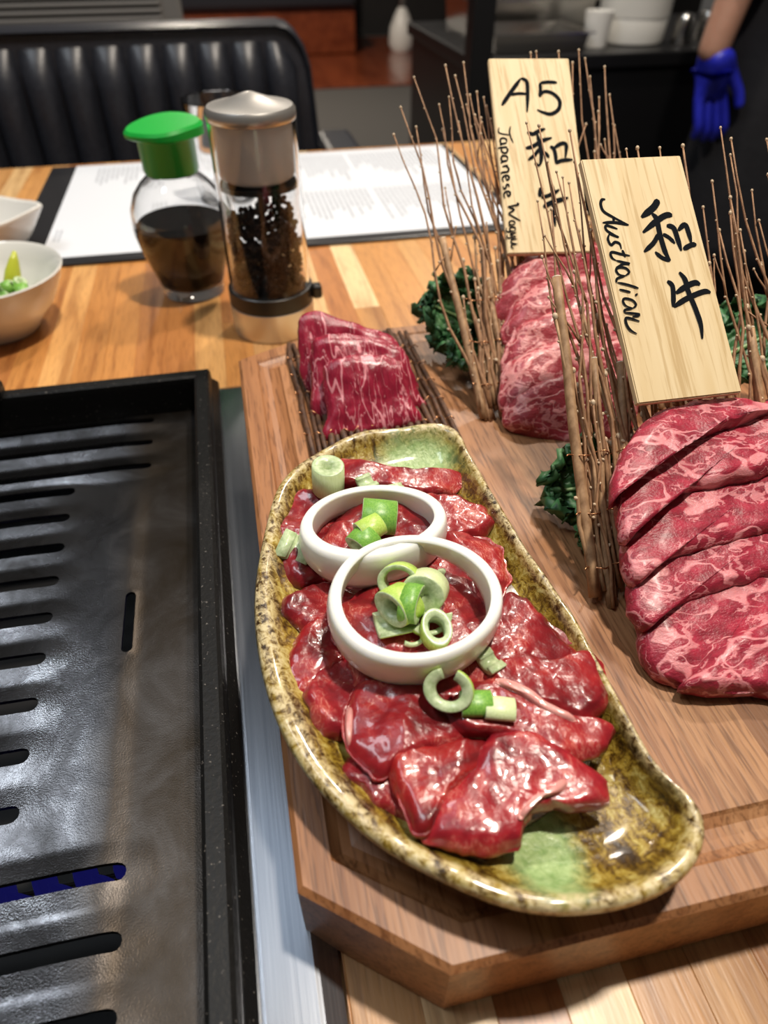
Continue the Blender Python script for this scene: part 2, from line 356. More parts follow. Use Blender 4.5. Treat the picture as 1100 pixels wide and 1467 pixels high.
# ================================================================== TABLE
ZB = 0.038
TX0, TX1, TY0, TY1 = -0.66, 0.365, -0.14, 0.985
GX0, GX1, GY0, GY1 = -0.335, 0.001, -0.03, 0.4165     # opening for the grill flange
table = thing('dining_table', (-0.15, 0.42, -0.75), 'light butcher block dining table with a grill set into it', 'table')
hon = [(0.56, 0.29, 0.10), (0.50, 0.24, 0.075), (0.60, 0.35, 0.14), (0.68, 0.48, 0.25), (0.42, 0.185, 0.06), (0.58, 0.31, 0.11)]
cre = (0.80, 0.62, 0.38)
seam = [0.0012]
while seam[-1] < TX1: seam.append(seam[-1] + 0.0213)
seam[-1] = TX1
left = [0.0012]
while left[-1] > TX0: left.append(left[-1] - 0.0213)
left[-1] = TX0
xs = sorted(set(left + seam))
fixed = {0: (0.52, 0.30, 0.13), 1: cre, 2: (0.46, 0.20, 0.065), 3: cre, 4: (0.52, 0.28, 0.10), 5: (0.56, 0.33, 0.14), 6: (0.50, 0.27, 0.1)}
rr = random.Random(3)
for i in range(len(xs) - 1):
    a, b = xs[i], xs[i + 1]; k = round((a - 0.0012) / 0.0213)
    runs = [(TY0, TY1)]
    if b <= GX1 + 1e-6 and a >= GX0 - 0.005: runs = [(TY0, GY0), (GY1, TY1)]
    for (y0, y1) in runs:
        cuts = [y0, y1]
        if y1 - y0 > 0.8: cuts = [y0, 0.43 + rr.uniform(-0.1, 0.1), y1]
        for j in range(len(cuts) - 1):
            c = hon[rr.randrange(len(hon))]
            if k in fixed and j == 0 and len(runs) == 1: c = fixed[k]
            if j == 1 and k == 3: c = (0.46, 0.20, 0.065)
            if j == 1 and k == 4: c = cre
            if j == 1 and k in (5, 6, 7, 8): c = hon[(0, 0, 2, 5)[k - 5]]
            v = rr.uniform(0.93, 1.05); c = (c[0] * v * 1.03, c[1] * v * 0.93, c[2] * v * 0.80)
            box('plank', (a + 0.00002, cuts[j], -0.032), (b - 0.00002, cuts[j + 1] - 0.0001, rr.uniform(-0.0001, 0)), M_table, table, 0.00022, 1, color=c)
for x in (TX0 + 0.05, TX1 - 0.05):
    for y in (TY0 + 0.05, TY1 - 0.05):
        box('leg', (x - 0.025, y - 0.025, -0.75), (x + 0.025, y + 0.025, -0.032), M_black, table, 0.003)

# ================================================================== TABLE GRILL
grill = thing('table_grill', (-0.17, 0.19, -0.10), 'black slotted iron grill in a steel frame sunk in the table', 'grill')
def ring_rect(name, rects, mat, **kw):
    """rects: list of (x0,y0,x1,y1,z) loops joined one to the next"""
    V = []; Fc = []
    for (x0, y0, x1, y1, z) in rects: V += [(x0, y0, z), (x1, y0, z), (x1, y1, z), (x0, y1, z)]
    for i in range(len(rects) - 1):
        for k in range(4): Fc.append([i * 4 + k, i * 4 + (k + 1) % 4, (i + 1) * 4 + (k + 1) % 4, (i + 1) * 4 + k])
    return mesh(name, V, Fc, mat, grill, False, **kw)
RX0, RX1, RY0, RY1, RZ = -0.305, -0.0296, 0.000, 0.4105, 0.0205
def inset(x0, y0, x1, y1, d, z): return (x0 + d, y0 + d, x1 - d, y1 - d, z)
F0 = (GX0 + 0.0005, GY0 + 0.0005, GX1 - 0.0005, GY1 - 0.0005)
ring_rect('steel_frame', [(*F0, -0.02), (*F0, 0.0006), inset(*F0, 0.0008, 0.0016), inset(*F0, 0.0070, 0.0042), inset(*F0, 0.0085, 0.0046),
    (RX0 - 0.012, RY0 - 0.012, RX1 + 0.006, RY1 - 0.002, 0.0046), (RX0 + 0.004, RY0 + 0.004, RX1 - 0.004, RY1 - 0.004, 0.0040), (RX0 + 0.004, RY0 + 0.004, RX1 - 0.004, RY1 - 0.004, -0.10)], M_steel, label='brushed steel surround of the grill')
R0 = (RX0, RY0, RX1, RY1)
rim = ring_rect('rim', [inset(*R0, -0.0046, 0.0047), inset(*R0, -0.0042, 0.0070), inset(*R0, -0.0008, 0.0120), inset(*R0, -0.0006, 0.0165), inset(*R0, 0.0003, 0.0195), inset(*R0, 0.0018, RZ), inset(*R0, 0.0078, RZ), inset(*R0, 0.0093, RZ - 0.0012), inset(*R0, 0.0096, 0.016), inset(*R0, 0.0100, -0.012)], M_enamel, label='raised black enamel rim')
box('rim_tab', (-0.182, RY1 - 0.012, RZ - 0.003), (-0.1545, RY1 + 0.002, RZ + 0.0075), M_enamel, grill, 0.003, 3)
# slotted plate
PX0, PX1, PY0, PY1 = RX0 + 0.0102, RX1 - 0.0102, RY0 + 0.0102, RY1 - 0.0102
ZP = -0.004
PITCHY = 0.0238
shortc = [0.1385 + PITCHY * k for k in range(9)]
longc = [0.3440, 0.3680, 0.3925, 0.1100, 0.0880, 0.0665, 0.0430]
def stad(cx0, cx1, cy, r, n=6):
    out = []
    for k in range(n + 1):
        a = -math.pi / 2 + math.pi * k / n; out.append((cx1 - r + r * math.cos(a), cy + r * math.sin(a)))
    for k in range(n + 1):
        a = math.pi / 2 + math.pi * k / n; out.append((cx0 + r + r * math.cos(a), cy + r * math.sin(a)))
    return out
def sm(a, b, x):
    t = max(0, min(1, (x - a) / (b - a))); return t * t * (3 - 2 * t)
slots = []
for cy in shortc:
    e = -0.1105 + (shortc[-1] - cy) * 0.012
    slots.append((stad(-0.225, e, cy, 0.0034), 'v'))
for cy in longc: slots.append((stad(-0.265, -0.0685, cy, 0.0026 if cy > 0.3 else 0.0031), 'v'))
HOODS = [(-0.1105 + (shortc[-1] - cy) * 0.012, cy, 0.0034, 0.0015, 0.0117) for cy in shortc] + [(-0.0685, cy, 0.0026 if cy > 0.3 else 0.0031, 0.0021, 0.0115) for cy in longc]
def stadv(cx, y0, y1, r):
    return [(cx + (q[1]), q[0]) for q in stad(y0, y1, 0, r)][::-1]
slots.append((stadv(-0.0745, 0.206, 0.2425, 0.0024), 'v'))
def plate_h(x, y):
    z = 0.0012 * (1 - sm(-0.0735, -0.0700, x)) * (1 - sm(0.30, 0.33, y)); best = 0.0
    for (xe, cy, r, lip, run) in HOODS:
        s = cy - y
        if abs(s) > 0.0125: continue
        k = max(0.0, x - (xe - r)); rho = math.hypot(k * 0.8, s)
        f = max(0.0, 1 - max(0.0, rho - r * 0.7) / (run - r * 0.7)); f = f if f > 0.12 else 0.5 * f + f * f / 0.24
        f *= 1 - 0.55 * sm(xe - r - 0.020, xe + 0.003, x)
        best = max(best, lip * f)
    return z + best
def in_poly(p, poly):
    x, y = p; c = False; j = len(poly) - 1
    for i in range(len(poly)):
        xi, yi = poly[i]; xj, yj = poly[j]
        if (yi > y) != (yj > y) and x < (xj - xi) * (y - yi) / (yj - yi) + xi: c = not c
        j = i
    return c
def make_plate():
    bb = [(min(p[0] for p in s), max(p[0] for p in s), min(p[1] for p in s), max(p[1] for p in s)) for s, _ in slots]
    pts = []; edges = []
    nx, ny = 66, 236
    for j in range(ny + 1):
        for i in range(nx + 1):
            x = PX0 + (PX1 - PX0) * i / nx; y = PY0 + (PY1 - PY0) * j / ny; bad = False
            for b in bb:
                if b[0] - 0.0006 < x < b[1] + 0.0006 and b[2] - 0.0006 < y < b[3] + 0.0006: bad = True; break
            if not bad: pts.append(Vector((x, y)))
    for s, _ in slots:
        q = [Vector(p) for p in s]; out = []
        for k in range(len(q)):
            a, b = q[k], q[(k + 1) % len(q)]; m = max(1, int((b - a).length / 0.004))
            for t in range(m): out.append(a.lerp(b, t / m))
        b0 = len(pts); pts += out
        edges += [(b0 + k, b0 + (k + 1) % len(out)) for k in range(len(out))]
    V, _, Fs, *_r = delaunay_2d_cdt(pts, edges, [], 0, 1e-7)
    Fk = []
    for f in Fs:
        c = sum((V[i] for i in f), Vector((0, 0))) / len(f); hole = False
        for (s, _), b in zip(slots, bb):
            if b[0] < c.x < b[1] and b[2] < c.y < b[3] and in_poly(c, s): hole = True; break
        if not hole: Fk.append(list(f))
    V3 = [Vector((v.x, v.y, ZP + plate_h(v.x, v.y))) for v in V]
    o = mesh('grill_plate', V3, Fk, M_iron, grill, True, label='dark iron cooking plate with rows of slots')
    bm = bmesh.new(); bm.from_mesh(o.data)
    for e in bm.edges:
        if e.is_boundary: e.smooth = False
    bm.to_mesh(o.data); bm.free()
    s = o.modifiers.new('thick', 'SOLIDIFY'); s.thickness = 0.0016; s.offset = -1
make_plate()
box('drip_pan', (RX0 + 0.006, RY0 + 0.006, -0.099), (RX1 - 0.006, RY1 - 0.006, -0.092), M_black, grill)
bt = [Vector((-0.29, 0.1215, -0.047)), Vector((-0.07, 0.1215, -0.047)), Vector((-0.06, 0.1315, -0.047)), Vector((-0.06, 0.36, -0.047)), Vector((-0.07, 0.37, -0.047)), Vector((-0.29, 0.37, -0.047))]
burner = tube('burner_tube', bt, 0.007, M_steel2, grill, 10)
fl = [Vector((-0.28 + 0.0075 * k, 0.125 if k % 2 else 0.118, -0.040)) for k in range(28)] + [Vector((-0.06, 0.13 + 0.010 * k, -0.040)) for k in range(16)]
for p in fl: lathe('flame', [(0.0035, 0), (0.0048, 0.005), (0.003, 0.013), (0.0, 0.022)], p, M_flame, burner, 8)

# ================================================================== CUTTING BOARD (octagon with juice groove, glued staves)
BX0, BX1, BY0, BY1 = -0.0092, 0.335, 0.0473, 0.4075
def octo(d, z):
    cx, cy = 0.0375, 0.0288; k = 0.42 * d
    x0, x1, y0, y1 = BX0 + d, BX1 - d, BY0 + d, BY1 - d; cy2 = 0.022
    return [Vector(p) for p in ((x0, y0 + cy - k, z), (x0 + cx - k, y0, z), (x1 - cx + k, y0, z), (x1, y0 + cy - k, z), (x1, y1 - cy2 + k, z), (x1 - cx + k, y1, z), (x0 + cx + 0.008 - k, y1, z), (x0, y1 - cy2 + k, z))]
board = thing('cutting_board', (0.16, 0.23, 0), 'thick brown octagonal wooden cutting board with a juice groove', 'cutting board')
def board_bm():
    bm = bmesh.new()
    prof = [(0.0015, 0.0), (0.0, 0.0015), (0.0, ZB - 0.0018), (0.0018, ZB), (0.0108, ZB), (0.0118, ZB - 0.0010), (0.0145, ZB - 0.0024), (0.0175, ZB - 0.0029), (0.0205, ZB - 0.0024), (0.0232, ZB - 0.0010), (0.0242, ZB)]
    L = [[bm.verts.new(p) for p in octo(d, z)] for d, z in prof]
    for a, b in zip(L, L[1:]):
        for k in range(8): bm.faces.new([a[k], a[(k + 1) % 8], b[(k + 1) % 8], b[k]])
    bm.faces.new(L[0][::-1]); bm.faces.new(L[-1]); return bm
sx = [BX0, 0.0145, 0.040, 0.0655, 0.0925, 0.122, 0.148, 0.180, 0.212, 0.245, 0.275, 0.305, BX1]
bcol = [(0.33, 0.142, 0.056), (0.36, 0.162, 0.066), (0.29, 0.125, 0.050), (0.33, 0.148, 0.062), (0.33, 0.152, 0.064), (0.37, 0.185, 0.082), (0.20, 0.09, 0.039), (0.32, 0.15, 0.064), (0.30, 0.135, 0.055), (0.38, 0.17, 0.07), (0.29, 0.13, 0.05), (0.36, 0.16, 0.065)]
for i in range(len(sx) - 1):
    bm = board_bm()
    for (x, s) in ((sx[i], 1), (sx[i + 1], -1)):
        if i == 0 and s == 1: continue
        if i == len(sx) - 2 and s == -1: continue
        geom = bm.verts[:] + bm.edges[:] + bm.faces[:]
        r = bmesh.ops.bisect_plane(bm, geom=geom, plane_co=(x, 0, 0), plane_no=(s, 0, 0), clear_inner=True)
        ed = [e for e in r['geom_cut'] if isinstance(e, bmesh.types.BMEdge)]
        bmesh.ops.holes_fill(bm, edges=[e for e in bm.edges if e.is_boundary], sides=0)
    bmesh.ops.recalc_face_normals(bm, faces=bm.faces[:])
    bm_mesh('stave', bm, M_board, board, color=bcol[i])

# ================================================================== PLATE
ZR = ZB + 0.0225; ZF = ZB + 0.0085
prim = [(440,652),(410,678),(390,710),(374,775),(364,840),(366,905),(378,970),(400,1035),(432,1092),(472,1140),(522,1186),(582,1226),(650,1262),(720,1289),(790,1303),(860,1300),(920,1286),(970,1262),(1003,1226),(1014,1183),(998,1145),(965,1116),(936,1082),(910,1036),(880,984),(850,930),(825,880),(790,830),(760,788),(730,740),(700,692),(676,650),(658,616),(634,604),(600,604),(560,610),(520,614),(482,626)]
rimc = resample(catmull([onz(x, y, ZR) for x, y in prim], 6), 150)
A0, A1 = onz(560, 700, ZF), onz(830, 1170, ZF)
PC = (A0 + A1) / 2; PC.z = ZB
def plate_geo():
    ax = A1 - A0; L2 = ax.length_squared; V = []; Fc = []; rimw = []
    n = len(rimc); tang = [(rimc[(i + 1) % n] - rimc[i - 1]).normalized() for i in range(n)]
    rings = []
    for i in range(n):
        p = rimc[i]; out = Vector((0, 0, 1)).cross(tang[i])
        t = max(0.12, min(0.88, (p - A0).dot(ax) / L2)); s = A0 + ax * t; s.z = 0
        q = Vector((p.x, p.y, 0))
        if out.dot(q - s) < 0: out = -out
        w = noise.noise(p * 45) * 0.0013; th = 0.0024
        pts = []
        def at(k, z): v = q.lerp(s, k); v.z = z; return v
        zr = ZR + w - 0.001
        # inner surface from rim to middle
        for (k, z, rw) in ((0.035, zr + 0.0002, 1), (0.075, zr - 0.0004, 0.9), (0.10, zr - 0.0020, 0.4), (0.13, zr - 0.0046, 0), (0.20, zr - 0.0085, 0), (0.30, ZF + 0.0020, 0), (0.42, ZF + 0.0006, 0), (0.60, ZF, 0), (0.8, ZF, 0), (0.97, ZF, 0)):
            pts.append((at(k, z), rw))
        outer = []
        for (k, z, rw) in ((0.008, zr - 0.0006, 1), (-0.004, zr - 0.0024, 0.8), (0.0, zr - 0.0042, 0.3), (0.05, zr - 0.0075, 0), (0.16, zr - 0.0135, 0), (0.27, ZB + 0.0036, 0), (0.36, ZB + 0.0030, 0), (0.38, ZB + 0.0002, 0), (0.46, ZB + 0.0002, 0), (0.48, ZB + 0.003, 0), (0.97, ZB + 0.003, 0)):
            outer.append((at(k, z), rw))
        rings.append(outer[::-1] + pts)
    m = len(rings[0])
    for r in rings:
        for v, rw in r: V.append(v); rimw.append(rw)
    for i in range(n):
        j = (i + 1) % n
        for k in range(m - 1): Fc.append([i * m + k, j * m + k, j * m + k + 1, i * m + k + 1])
    Fc.append([i * m + m - 1 for i in range(n)]); Fc.append([i * m for i in range(n)][::-1])
    return V, Fc, rimw
V, Fc, rw = plate_geo()
PO = Vector((PC.x, PC.y, ZB))
PLATE_GREEN = [((onz(775, 1215, ZF + 0.002) - PO), 1, (1 / 0.0125, 1 / 0.020)), ((onz(598, 652, ZF + 0.008) - PO), 1, (1 / 0.020, 1 / 0.018))]
PLATE_GREEN = [(tuple(a), b, c) for a, b, c in PLATE_GREEN]
plate = mesh('leaf_plate', V, Fc, glaze(), None, True, origin=PO, label='long leaf shaped plate with mottled olive brown glaze on the cutting board', cat='plate')
at_ = plate.data.attributes.new('rim', 'FLOAT', 'POINT'); at_.data.foreach_set('value', rw)
bm = bmesh.new(); bm.from_mesh(plate.data); bmesh.ops.recalc_face_normals(bm, faces=bm.faces[:]); bm.to_mesh(plate.data); bm.free()

# ================================================================== SLABS (all meat)
def slab(name, px, p0, n, th, mat, label, cat, group=None, seg=72, rings=14, rnd=0.3, amp=0.0012, fr=70, seed=0, dome=0.0, color=None, parent=None, fold=0.0, rag=0.0):
    n = Vector(n).normalized(); p0 = Vector(p0)
    base = resample(catmull([onp(x, y, p0, n) for x, y in px], 6), seg)
    if rag:
        c0 = sum(base, Vector()) / seg
        base = [p + (p - c0).normalized() * noise.fractal(p * 160 + Vector((seed, 0, 0)), 1.0, 2.0, 3) * rag for p in base]
    c = sum(base, Vector()) / seg; so = Vector((seed * 3.1, seed * 1.7, seed))
    V = []; Fc = []; mi = []
    def disp(p): 
        d = amp * noise.fractal(p * fr + so, 1.0, 2.0, 4)
        if fold: d += fold * (0.5 - abs(noise.noise(p * fr * 0.45 + so * 2))) 
        return d
    V.append(c + n * (dome + disp(c)))
    for j in range(1, rings + 1):
        r = j / rings; r = 1 - (1 - r) ** 1.35
        for p in base:
            q = c.lerp(p, r * (1 - 0.02)); V.append(q + n * (dome * (1 - r * r) + disp(q) - th * rnd * max(0, (r - 0.72) / 0.28) ** 2.5))
    sides = [(1.0, -0.42), (1.012, -0.62), (0.995, -0.86), (0.95, -1.0)]
    for (r, h) in sides:
        for p in base:
            q = c.lerp(p, r); V.append(q + n * (th * h) + (p - c).normalized() * amp * 0.6 * noise.noise(q * fr * 1.6 + so))
    V.append(c - n * th)
    tot = rings + len(sides)
    for k in range(seg): Fc.append([0, 1 + k, 1 + (k + 1) % seg])
    for j in range(tot - 1):
        a = 1 + j * seg; b = a + seg
        for k in range(seg): Fc.append([a + k, b + k, b + (k + 1) % seg, a + (k + 1) % seg])
    a = 1 + (tot - 1) * seg; e = len(V) - 1
    for k in range(seg): Fc.append([a + k, e, a + (k + 1) % seg])
    return mesh(name, V, Fc, mat, parent, True, color=color, label=label, cat=cat, group=group)
def tiltn(deg, yaw=0):
    t = math.radians(deg); v = Vector((0, -math.sin(t), math.cos(t)))
    return Matrix.Rotation(math.radians(yaw), 3, 'Z') @ v

# ---- marinated slices on the leaf plate
mar = [  # outline, centre height above board, slope x, slope y (rise per metre), fold, colour, label
 ([(455,672),(478,655),(540,666),(600,674),(664,672),(662,694),(620,706),(540,698),(470,690)], 0.0165, 0.0, 0.1, (1.0,0.75,0.85), 'narrow red strip of marinated beef at the green far end of plate'),
 ([(395,738),(408,706),(450,698),(486,708),(490,742),(440,782),(398,786)], 0.0165, -0.1, 0.05, (0.85,0.75,0.8), 'dull red marinated beef slice between plate rim and the flat onion ring'),
 ([(596,712),(650,706),(702,730),(700,762),(640,774),(596,764)], 0.0185, 0.0, 0.1, (0.95,0.8,0.75), 'marinated beef slice showing right beside the flat onion ring toward the twigs'),
 ([(398,792),(440,762),(505,770),(512,815),(440,835),(405,822)], 0.0150, -0.1, 0.0, (0.85,0.7,0.75), 'small marinated beef piece next to the pale scallion wedge by the rim'),
 ([(462,770),(505,722),(580,708),(640,735),(650,795),(570,815),(490,805)], 0.0190, 0, 0, (0.9,0.7,0.7), 'marinated beef slice lying inside the flat onion ring'),
 ([(402,862),(440,836),(505,826),(560,850),(545,890),(470,902),(420,892)], 0.0160, -0.1, 0, (0.9,0.75,0.75), 'shiny marinated beef slice between rim and leaning onion ring with wet glare'),
 ([(590,790),(650,760),(712,772),(728,806),(722,850),(670,880),(600,850)], 0.0195, 0.05, 0, (1.0,0.8,0.75), 'rounded marinated beef slice reaching out from under both onion rings'),
 ([(470,880),(540,830),(640,815),(712,850),(730,900),(660,940),(560,945),(490,925)], 0.0200, 0, 0, (0.9,0.75,0.75), 'marinated beef slice inside the leaning onion ring under the scallions'),
 ([(405,965),(425,905),(470,878),(515,890),(505,940),(450,985),(420,992)], 0.0155, -0.15, 0, (1.0,0.75,0.6), 'orange red marinated beef slice upright against the plate rim'),
 ([(640,905),(700,872),(735,845),(790,888),(832,935),(790,962),(730,975),(660,960)], 0.0195, 0.0, 0, (0.95,0.8,0.75), 'broad marinated beef slice between leaning onion ring and plate edge'),
 ([(440,975),(470,935),(530,950),(530,1000),(498,1048),(462,1048),(440,1010)], 0.0170, -0.2, 0, (0.95,0.85,1.0), 'purplish marinated beef slice with clear glossy edge near the dark marinade'),
 ([(500,935),(580,925),(680,915),(740,960),(700,1000),(600,1010),(520,995)], 0.0190, 0, 0, (0.95,0.75,0.8), 'marinated beef slice pinned under the front of the leaning onion ring'),
 ([(690,965),(738,932),(790,940),(846,928),(872,962),(876,1000),(846,1030),(800,1026),(755,1005),(715,985)], 0.0215, 0.0, 0, (1.05,0.9,0.8), 'thick rounded marinated beef chunk overhanging the plate edge'),
 ([(484,1098),(525,1072),(575,1088),(600,1140),(585,1172),(548,1160),(510,1130)], 0.0145, -0.1, 0, (0.75,0.65,0.75), 'dark folded marinated beef piece dipping into the marinade'),
 ([(498,1000),(520,972),(575,968),(625,985),(668,1015),(672,1058),(620,1075),(565,1098),(545,1110),(505,1080),(492,1040)], 0.0215, -0.05, 0, (1.0,0.8,0.8), 'red marinated beef slice in front of the leaning onion ring beside its rim'),
 ([(630,1020),(660,985),(710,968),(755,980),(800,1020),(868,1030),(886,1048),(858,1072),(812,1085),(760,1062),(700,1050),(645,1045)], 0.0225, 0.0, 0.0, (1.05,0.9,0.9), 'long marinated beef strip with a pale fat edge and pointed red end'),
 ([(556,1092),(575,1068),(635,1062),(700,1058),(722,1075),(690,1105),(650,1130),(622,1180),(596,1184),(575,1150)], 0.0215, 0.0, -0.1, (1.2,1.0,0.65), 'orange tinted marinated beef slice folded to a point'),
 ([(604,1196),(632,1140),(672,1092),(715,1044),(765,1038),(805,1062),(842,1092),(874,1124),(868,1150),(830,1160),(795,1152),(772,1166),(752,1188),(738,1216),(690,1222),(640,1214)], 0.0215, 0.0, 0.12, (1.15,0.95,1.1), 'large bright red marinated beef slice at the near end of plate'),
]
MARS = []
for i, (px, h, sx_, sy_, col, lab) in enumerate(mar):
    cx = sum(p[0] for p in px) / len(px); cy = sum(p[1] for p in px) / len(px)
    p0 = onz(cx, cy, ZB + h); n = Vector((-sx_, -sy_, 1))
    big = i >= 12
    MARS.append(slab('marinated_beef_slice', px, p0, n, 0.0050, M_mar, lab, 'beef slice', 'marinated beef slices on the leaf plate', seg=90, rings=20, rnd=0.6, amp=0.0012, fr=80, seed=i + 1, dome=0.0004, color=col, fold=0.0048, rag=0.0016))
M_fatedge = simple_noise('pale_fat_edge', [(0.3, (0.60, 0.22, 0.20)), (0.7, (0.74, 0.36, 0.32))], 150, 0.25, 0.3, 0.0006, Coat_Weight=0.6, Coat_Roughness=0.06)
def fat(parent, px, h, th):
    cx = sum(p[0] for p in px) / len(px); cy = sum(p[1] for p in px) / len(px)
    slab('fat_edge', px, onz(cx, cy, ZB + h), Vector((0, -0.1, 1)), th, M_fatedge, 'pale fat edge', None, None, seg=40, rings=6, rnd=0.8, amp=0.0005, fr=120, seed=9, dome=0.0006, parent=parent)
fat(MARS[17], [(806,1112),(818,1118),(806,1132),(778,1142),(758,1160),(748,1172),(744,1162),(762,1142),(788,1126)], 0.0250, 0.003)
fat(MARS[15], [(716,968),(752,980),(790,1010),(830,1028),(824,1034),(784,1020),(744,992),(712,976)], 0.0258, 0.003)
fat(MARS[14], [(498,1010),(506,1012),(506,1040),(502,1070),(496,1062),(494,1036)], 0.0215, 0.003)
# marinade pool
sp = [(408,800),(402,880),(412,960),(440,1030),(480,1090),(530,1140),(590,1178),(640,1205),(700,1215),(740,1190),(800,1150),(850,1080),(840,1000),(780,900),(700,780),(640,710),(540,690),(450,720)]
pts = resample(catmull([onz(x, y, ZF + 0.0025) for x, y in sp], 5), 70)
mesh('marinade', pts + [p - Vector((0, 0, 0.0022)) for p in pts], [list(range(70))] + [[k, 70 + k, 70 + (k + 1) % 70, (k + 1) % 70] for k in range(70)], M_sauce, None, True, label='dark brown marinade pooled around the beef on the leaf plate', cat='sauce', kind='stuff')

# ================================================================== ONION RINGS
def onion(c, rx, ry, h, th, tilt, yaw, label, roll=0, var=0.3):
    seg = 72; V = []; Fc = []
    prof = [(1, 0.0, -0.6), (1, 0.25, 0.25), (1, 0.55, 0.45), (1, 0.85, 0.15), (1, 0.98, -0.25), (0, 1.0, 0.15), (0, 0.92, 0), (0, 0.6, 0.25), (0, 0.3, 0.1), (0, 0.03, -0.5)]
    Rm = Matrix.Rotation(math.radians(yaw), 3, 'Z') @ Matrix.Rotation(math.radians(tilt), 3, 'X') @ Matrix.Rotation(math.radians(roll), 3, 'Y')
    for (o_, hz, b) in prof:
        for k in range(seg):
            a = 2 * math.pi * k / seg
            wob = 1 + 0.025 * math.sin(2 * a + 0.7) + 0.012 * math.sin(3 * a + 2)
            tt = th * (1 + 0.12 * math.sin(a * 2 + 1))
            off = (b * 0.0022) if o_ else (b * 0.001 - tt)
            if o_ and hz < 0.1: off = -0.0016
            if not o_ and hz < 0.1: off = -tt + 0.0008
            V.append(Vector(c) + Rm @ Vector(((rx * wob + off) * math.cos(a), (ry * wob + off) * math.sin(a), h * hz * (1 - var * math.sin(a)))))
    m = len(prof)
    for j in range(m):
        for k in range(seg): Fc.append([j * seg + k, j * seg + (k + 1) % seg, ((j + 1) % m) * seg + (k + 1) % seg, ((j + 1) % m) * seg + k])
    o = mesh('onion_ring', V, Fc, M_onion, None, True, label=label, cat='onion ring', group='raw onion rings on the beef')
    return o
c1 = onz(534, 738, ZB + 0.033); onion((c1.x, c1.y, ZB + 0.0170), 0.0283, 0.0260, 0.0145, 0.0044, -2, 0, 'raw white onion ring lying flat, the farther of the two under the other', 0, 0.25)
c2 = onz(592, 833, ZB + 0.040); onion((c2.x, c2.y, ZB + 0.0235), 0.0290, 0.0288, 0.0145, 0.0038, 11, 0, 'raw white onion ring leaning on the other ring with scallions inside', 0, 0.45)

# ================================================================== SCALLIONS
def scal(px, z, r, h, axis, outer, label, inner=0.55, sweep=360, squash=0.8, spin=0):
    ax = Vector(axis).normalized(); u, v = frame_of(ax); c = onz(px[0], px[1], ZB + z)
    seg = 28; V = []; Fc = []; mi = []; ri = r * inner
    full = sweep >= 360; n = seg if full else seg + 1
    loops = [(r, -h / 2, 0), (r * 1.02, 0, 0), (r, h / 2, 0), (r * 0.93, h / 2 * 1.04, 1), (ri, h / 2 * 0.94, 1), (ri * 0.95, 0, 1), (ri, -h / 2 * 0.94, 1), (r * 0.93, -h / 2 * 1.04, 1)]
    for (q, d, _) in loops:
        for k in range(n):
            a = math.radians(spin) + math.radians(sweep) * k / seg
            V.append(c + u * q * math.cos(a) + v * q * squash * math.sin(a) + ax * d)
    m = len(loops); kk = seg
    for j in range(m):
        for k in range(kk):
            k2 = (k + 1) % n if full else k + 1
            Fc.append([j * n + k, j * n + k2, ((j + 1) % m) * n + k2, ((j + 1) % m) * n + k]); mi.append(0 if (j in (0, 1)) else 1)
    if not full:
        Fc.append([j * n for j in range(m)]); Fc.append([j * n + seg for j in range(m)][::-1]); mi += [1, 1]
    return mesh('scallion_slice', V, Fc, [outer, M_sc_in], None, True, mats=mi, label=label, cat='scallion', group='chopped scallions on the beef')
D, Lm, Pl = M_sc_dark, M_sc_lime, M_sc_pale
scal((470,684), 0.0250, 0.0082, 0.0125, (0.05,0.05,1), Pl, 'large pale scallion slice near the far end of the leaf plate', 0.3, squash=0.85)
scal((525,688), 0.0230, 0.0050, 0.0070, (1,0.3,0.1), D, 'dark green scallion bit behind the flat onion ring', 0.5, 170)
scal((566,690), 0.0230, 0.0050, 0.0060, (1,0.0,0.1), D, 'flat green scallion sliver touching the back of the flat onion ring', 0.7, 120)
scal((543,740), 0.0265, 0.0078, 0.0135, (1,-0.25,-0.1), D, 'widest dark green scallion slice inside the flat onion ring', 0.72, squash=0.8)
scal((530,757), 0.0285, 0.0052, 0.0095, (0.9,0.35,0.1), Lm, 'bright yellow green scallion slice inside the flat onion ring', 0.6)
scal((521,775), 0.0265, 0.0062, 0.0080, (0.8,0.6,0.2), D, 'green scallion slice half hidden behind the leaning onion ring', 0.6)
scal((424,783), 0.0205, 0.0070, 0.0120, (0.5,0.8,0.3), Pl, 'pale scallion wedge between the flat onion ring and plate rim', 0.3, 190)
scal((573,832), 0.0310, 0.0075, 0.0085, (-0.35,-0.7,0.6), Lm, 'open ended green scallion ring leaning on the onion', 0.72, squash=0.85)
scal((609,846), 0.0305, 0.0078, 0.0095, (-0.45,-0.75,0.45), Pl, 'pale solid scallion piece beside the open green ring', 0.12, squash=0.9)
scal((641,834), 0.0260, 0.0060, 0.0040, (0.4,0.2,1), D, 'grey green scallion sliver against the inside of leaning onion ring', 0.75, 80)
scal((572,866), 0.0310, 0.0078, 0.0090, (-0.8,-0.5,0.2), Lm, 'light green scallion slice at the middle of the scallion heap', 0.6, squash=0.75)
scal((590,864), 0.0325, 0.0076, 0.0060, (0.85,-0.5,0.1), D, 'brighter green scallion ring leaning on the middle slice', 0.62, squash=0.75)
scal((570,887), 0.0265, 0.0058, 0.0150, (1,0.05,0.0), Lm, 'flattened green scallion strip in front of the heap', 0.7, 160, spin=10)
scal((586,892), 0.0260, 0.0085, 0.0025, (0.1,-0.4,1), Pl, 'thin curled pale scallion loop in front of the heap', 0.86, 210, spin=150)
scal((615,884), 0.0265, 0.0080, 0.0035, (0.1,-0.5,0.8), Lm, 'curved green scallion curl beside the heap', 0.75, 150, spin=20)
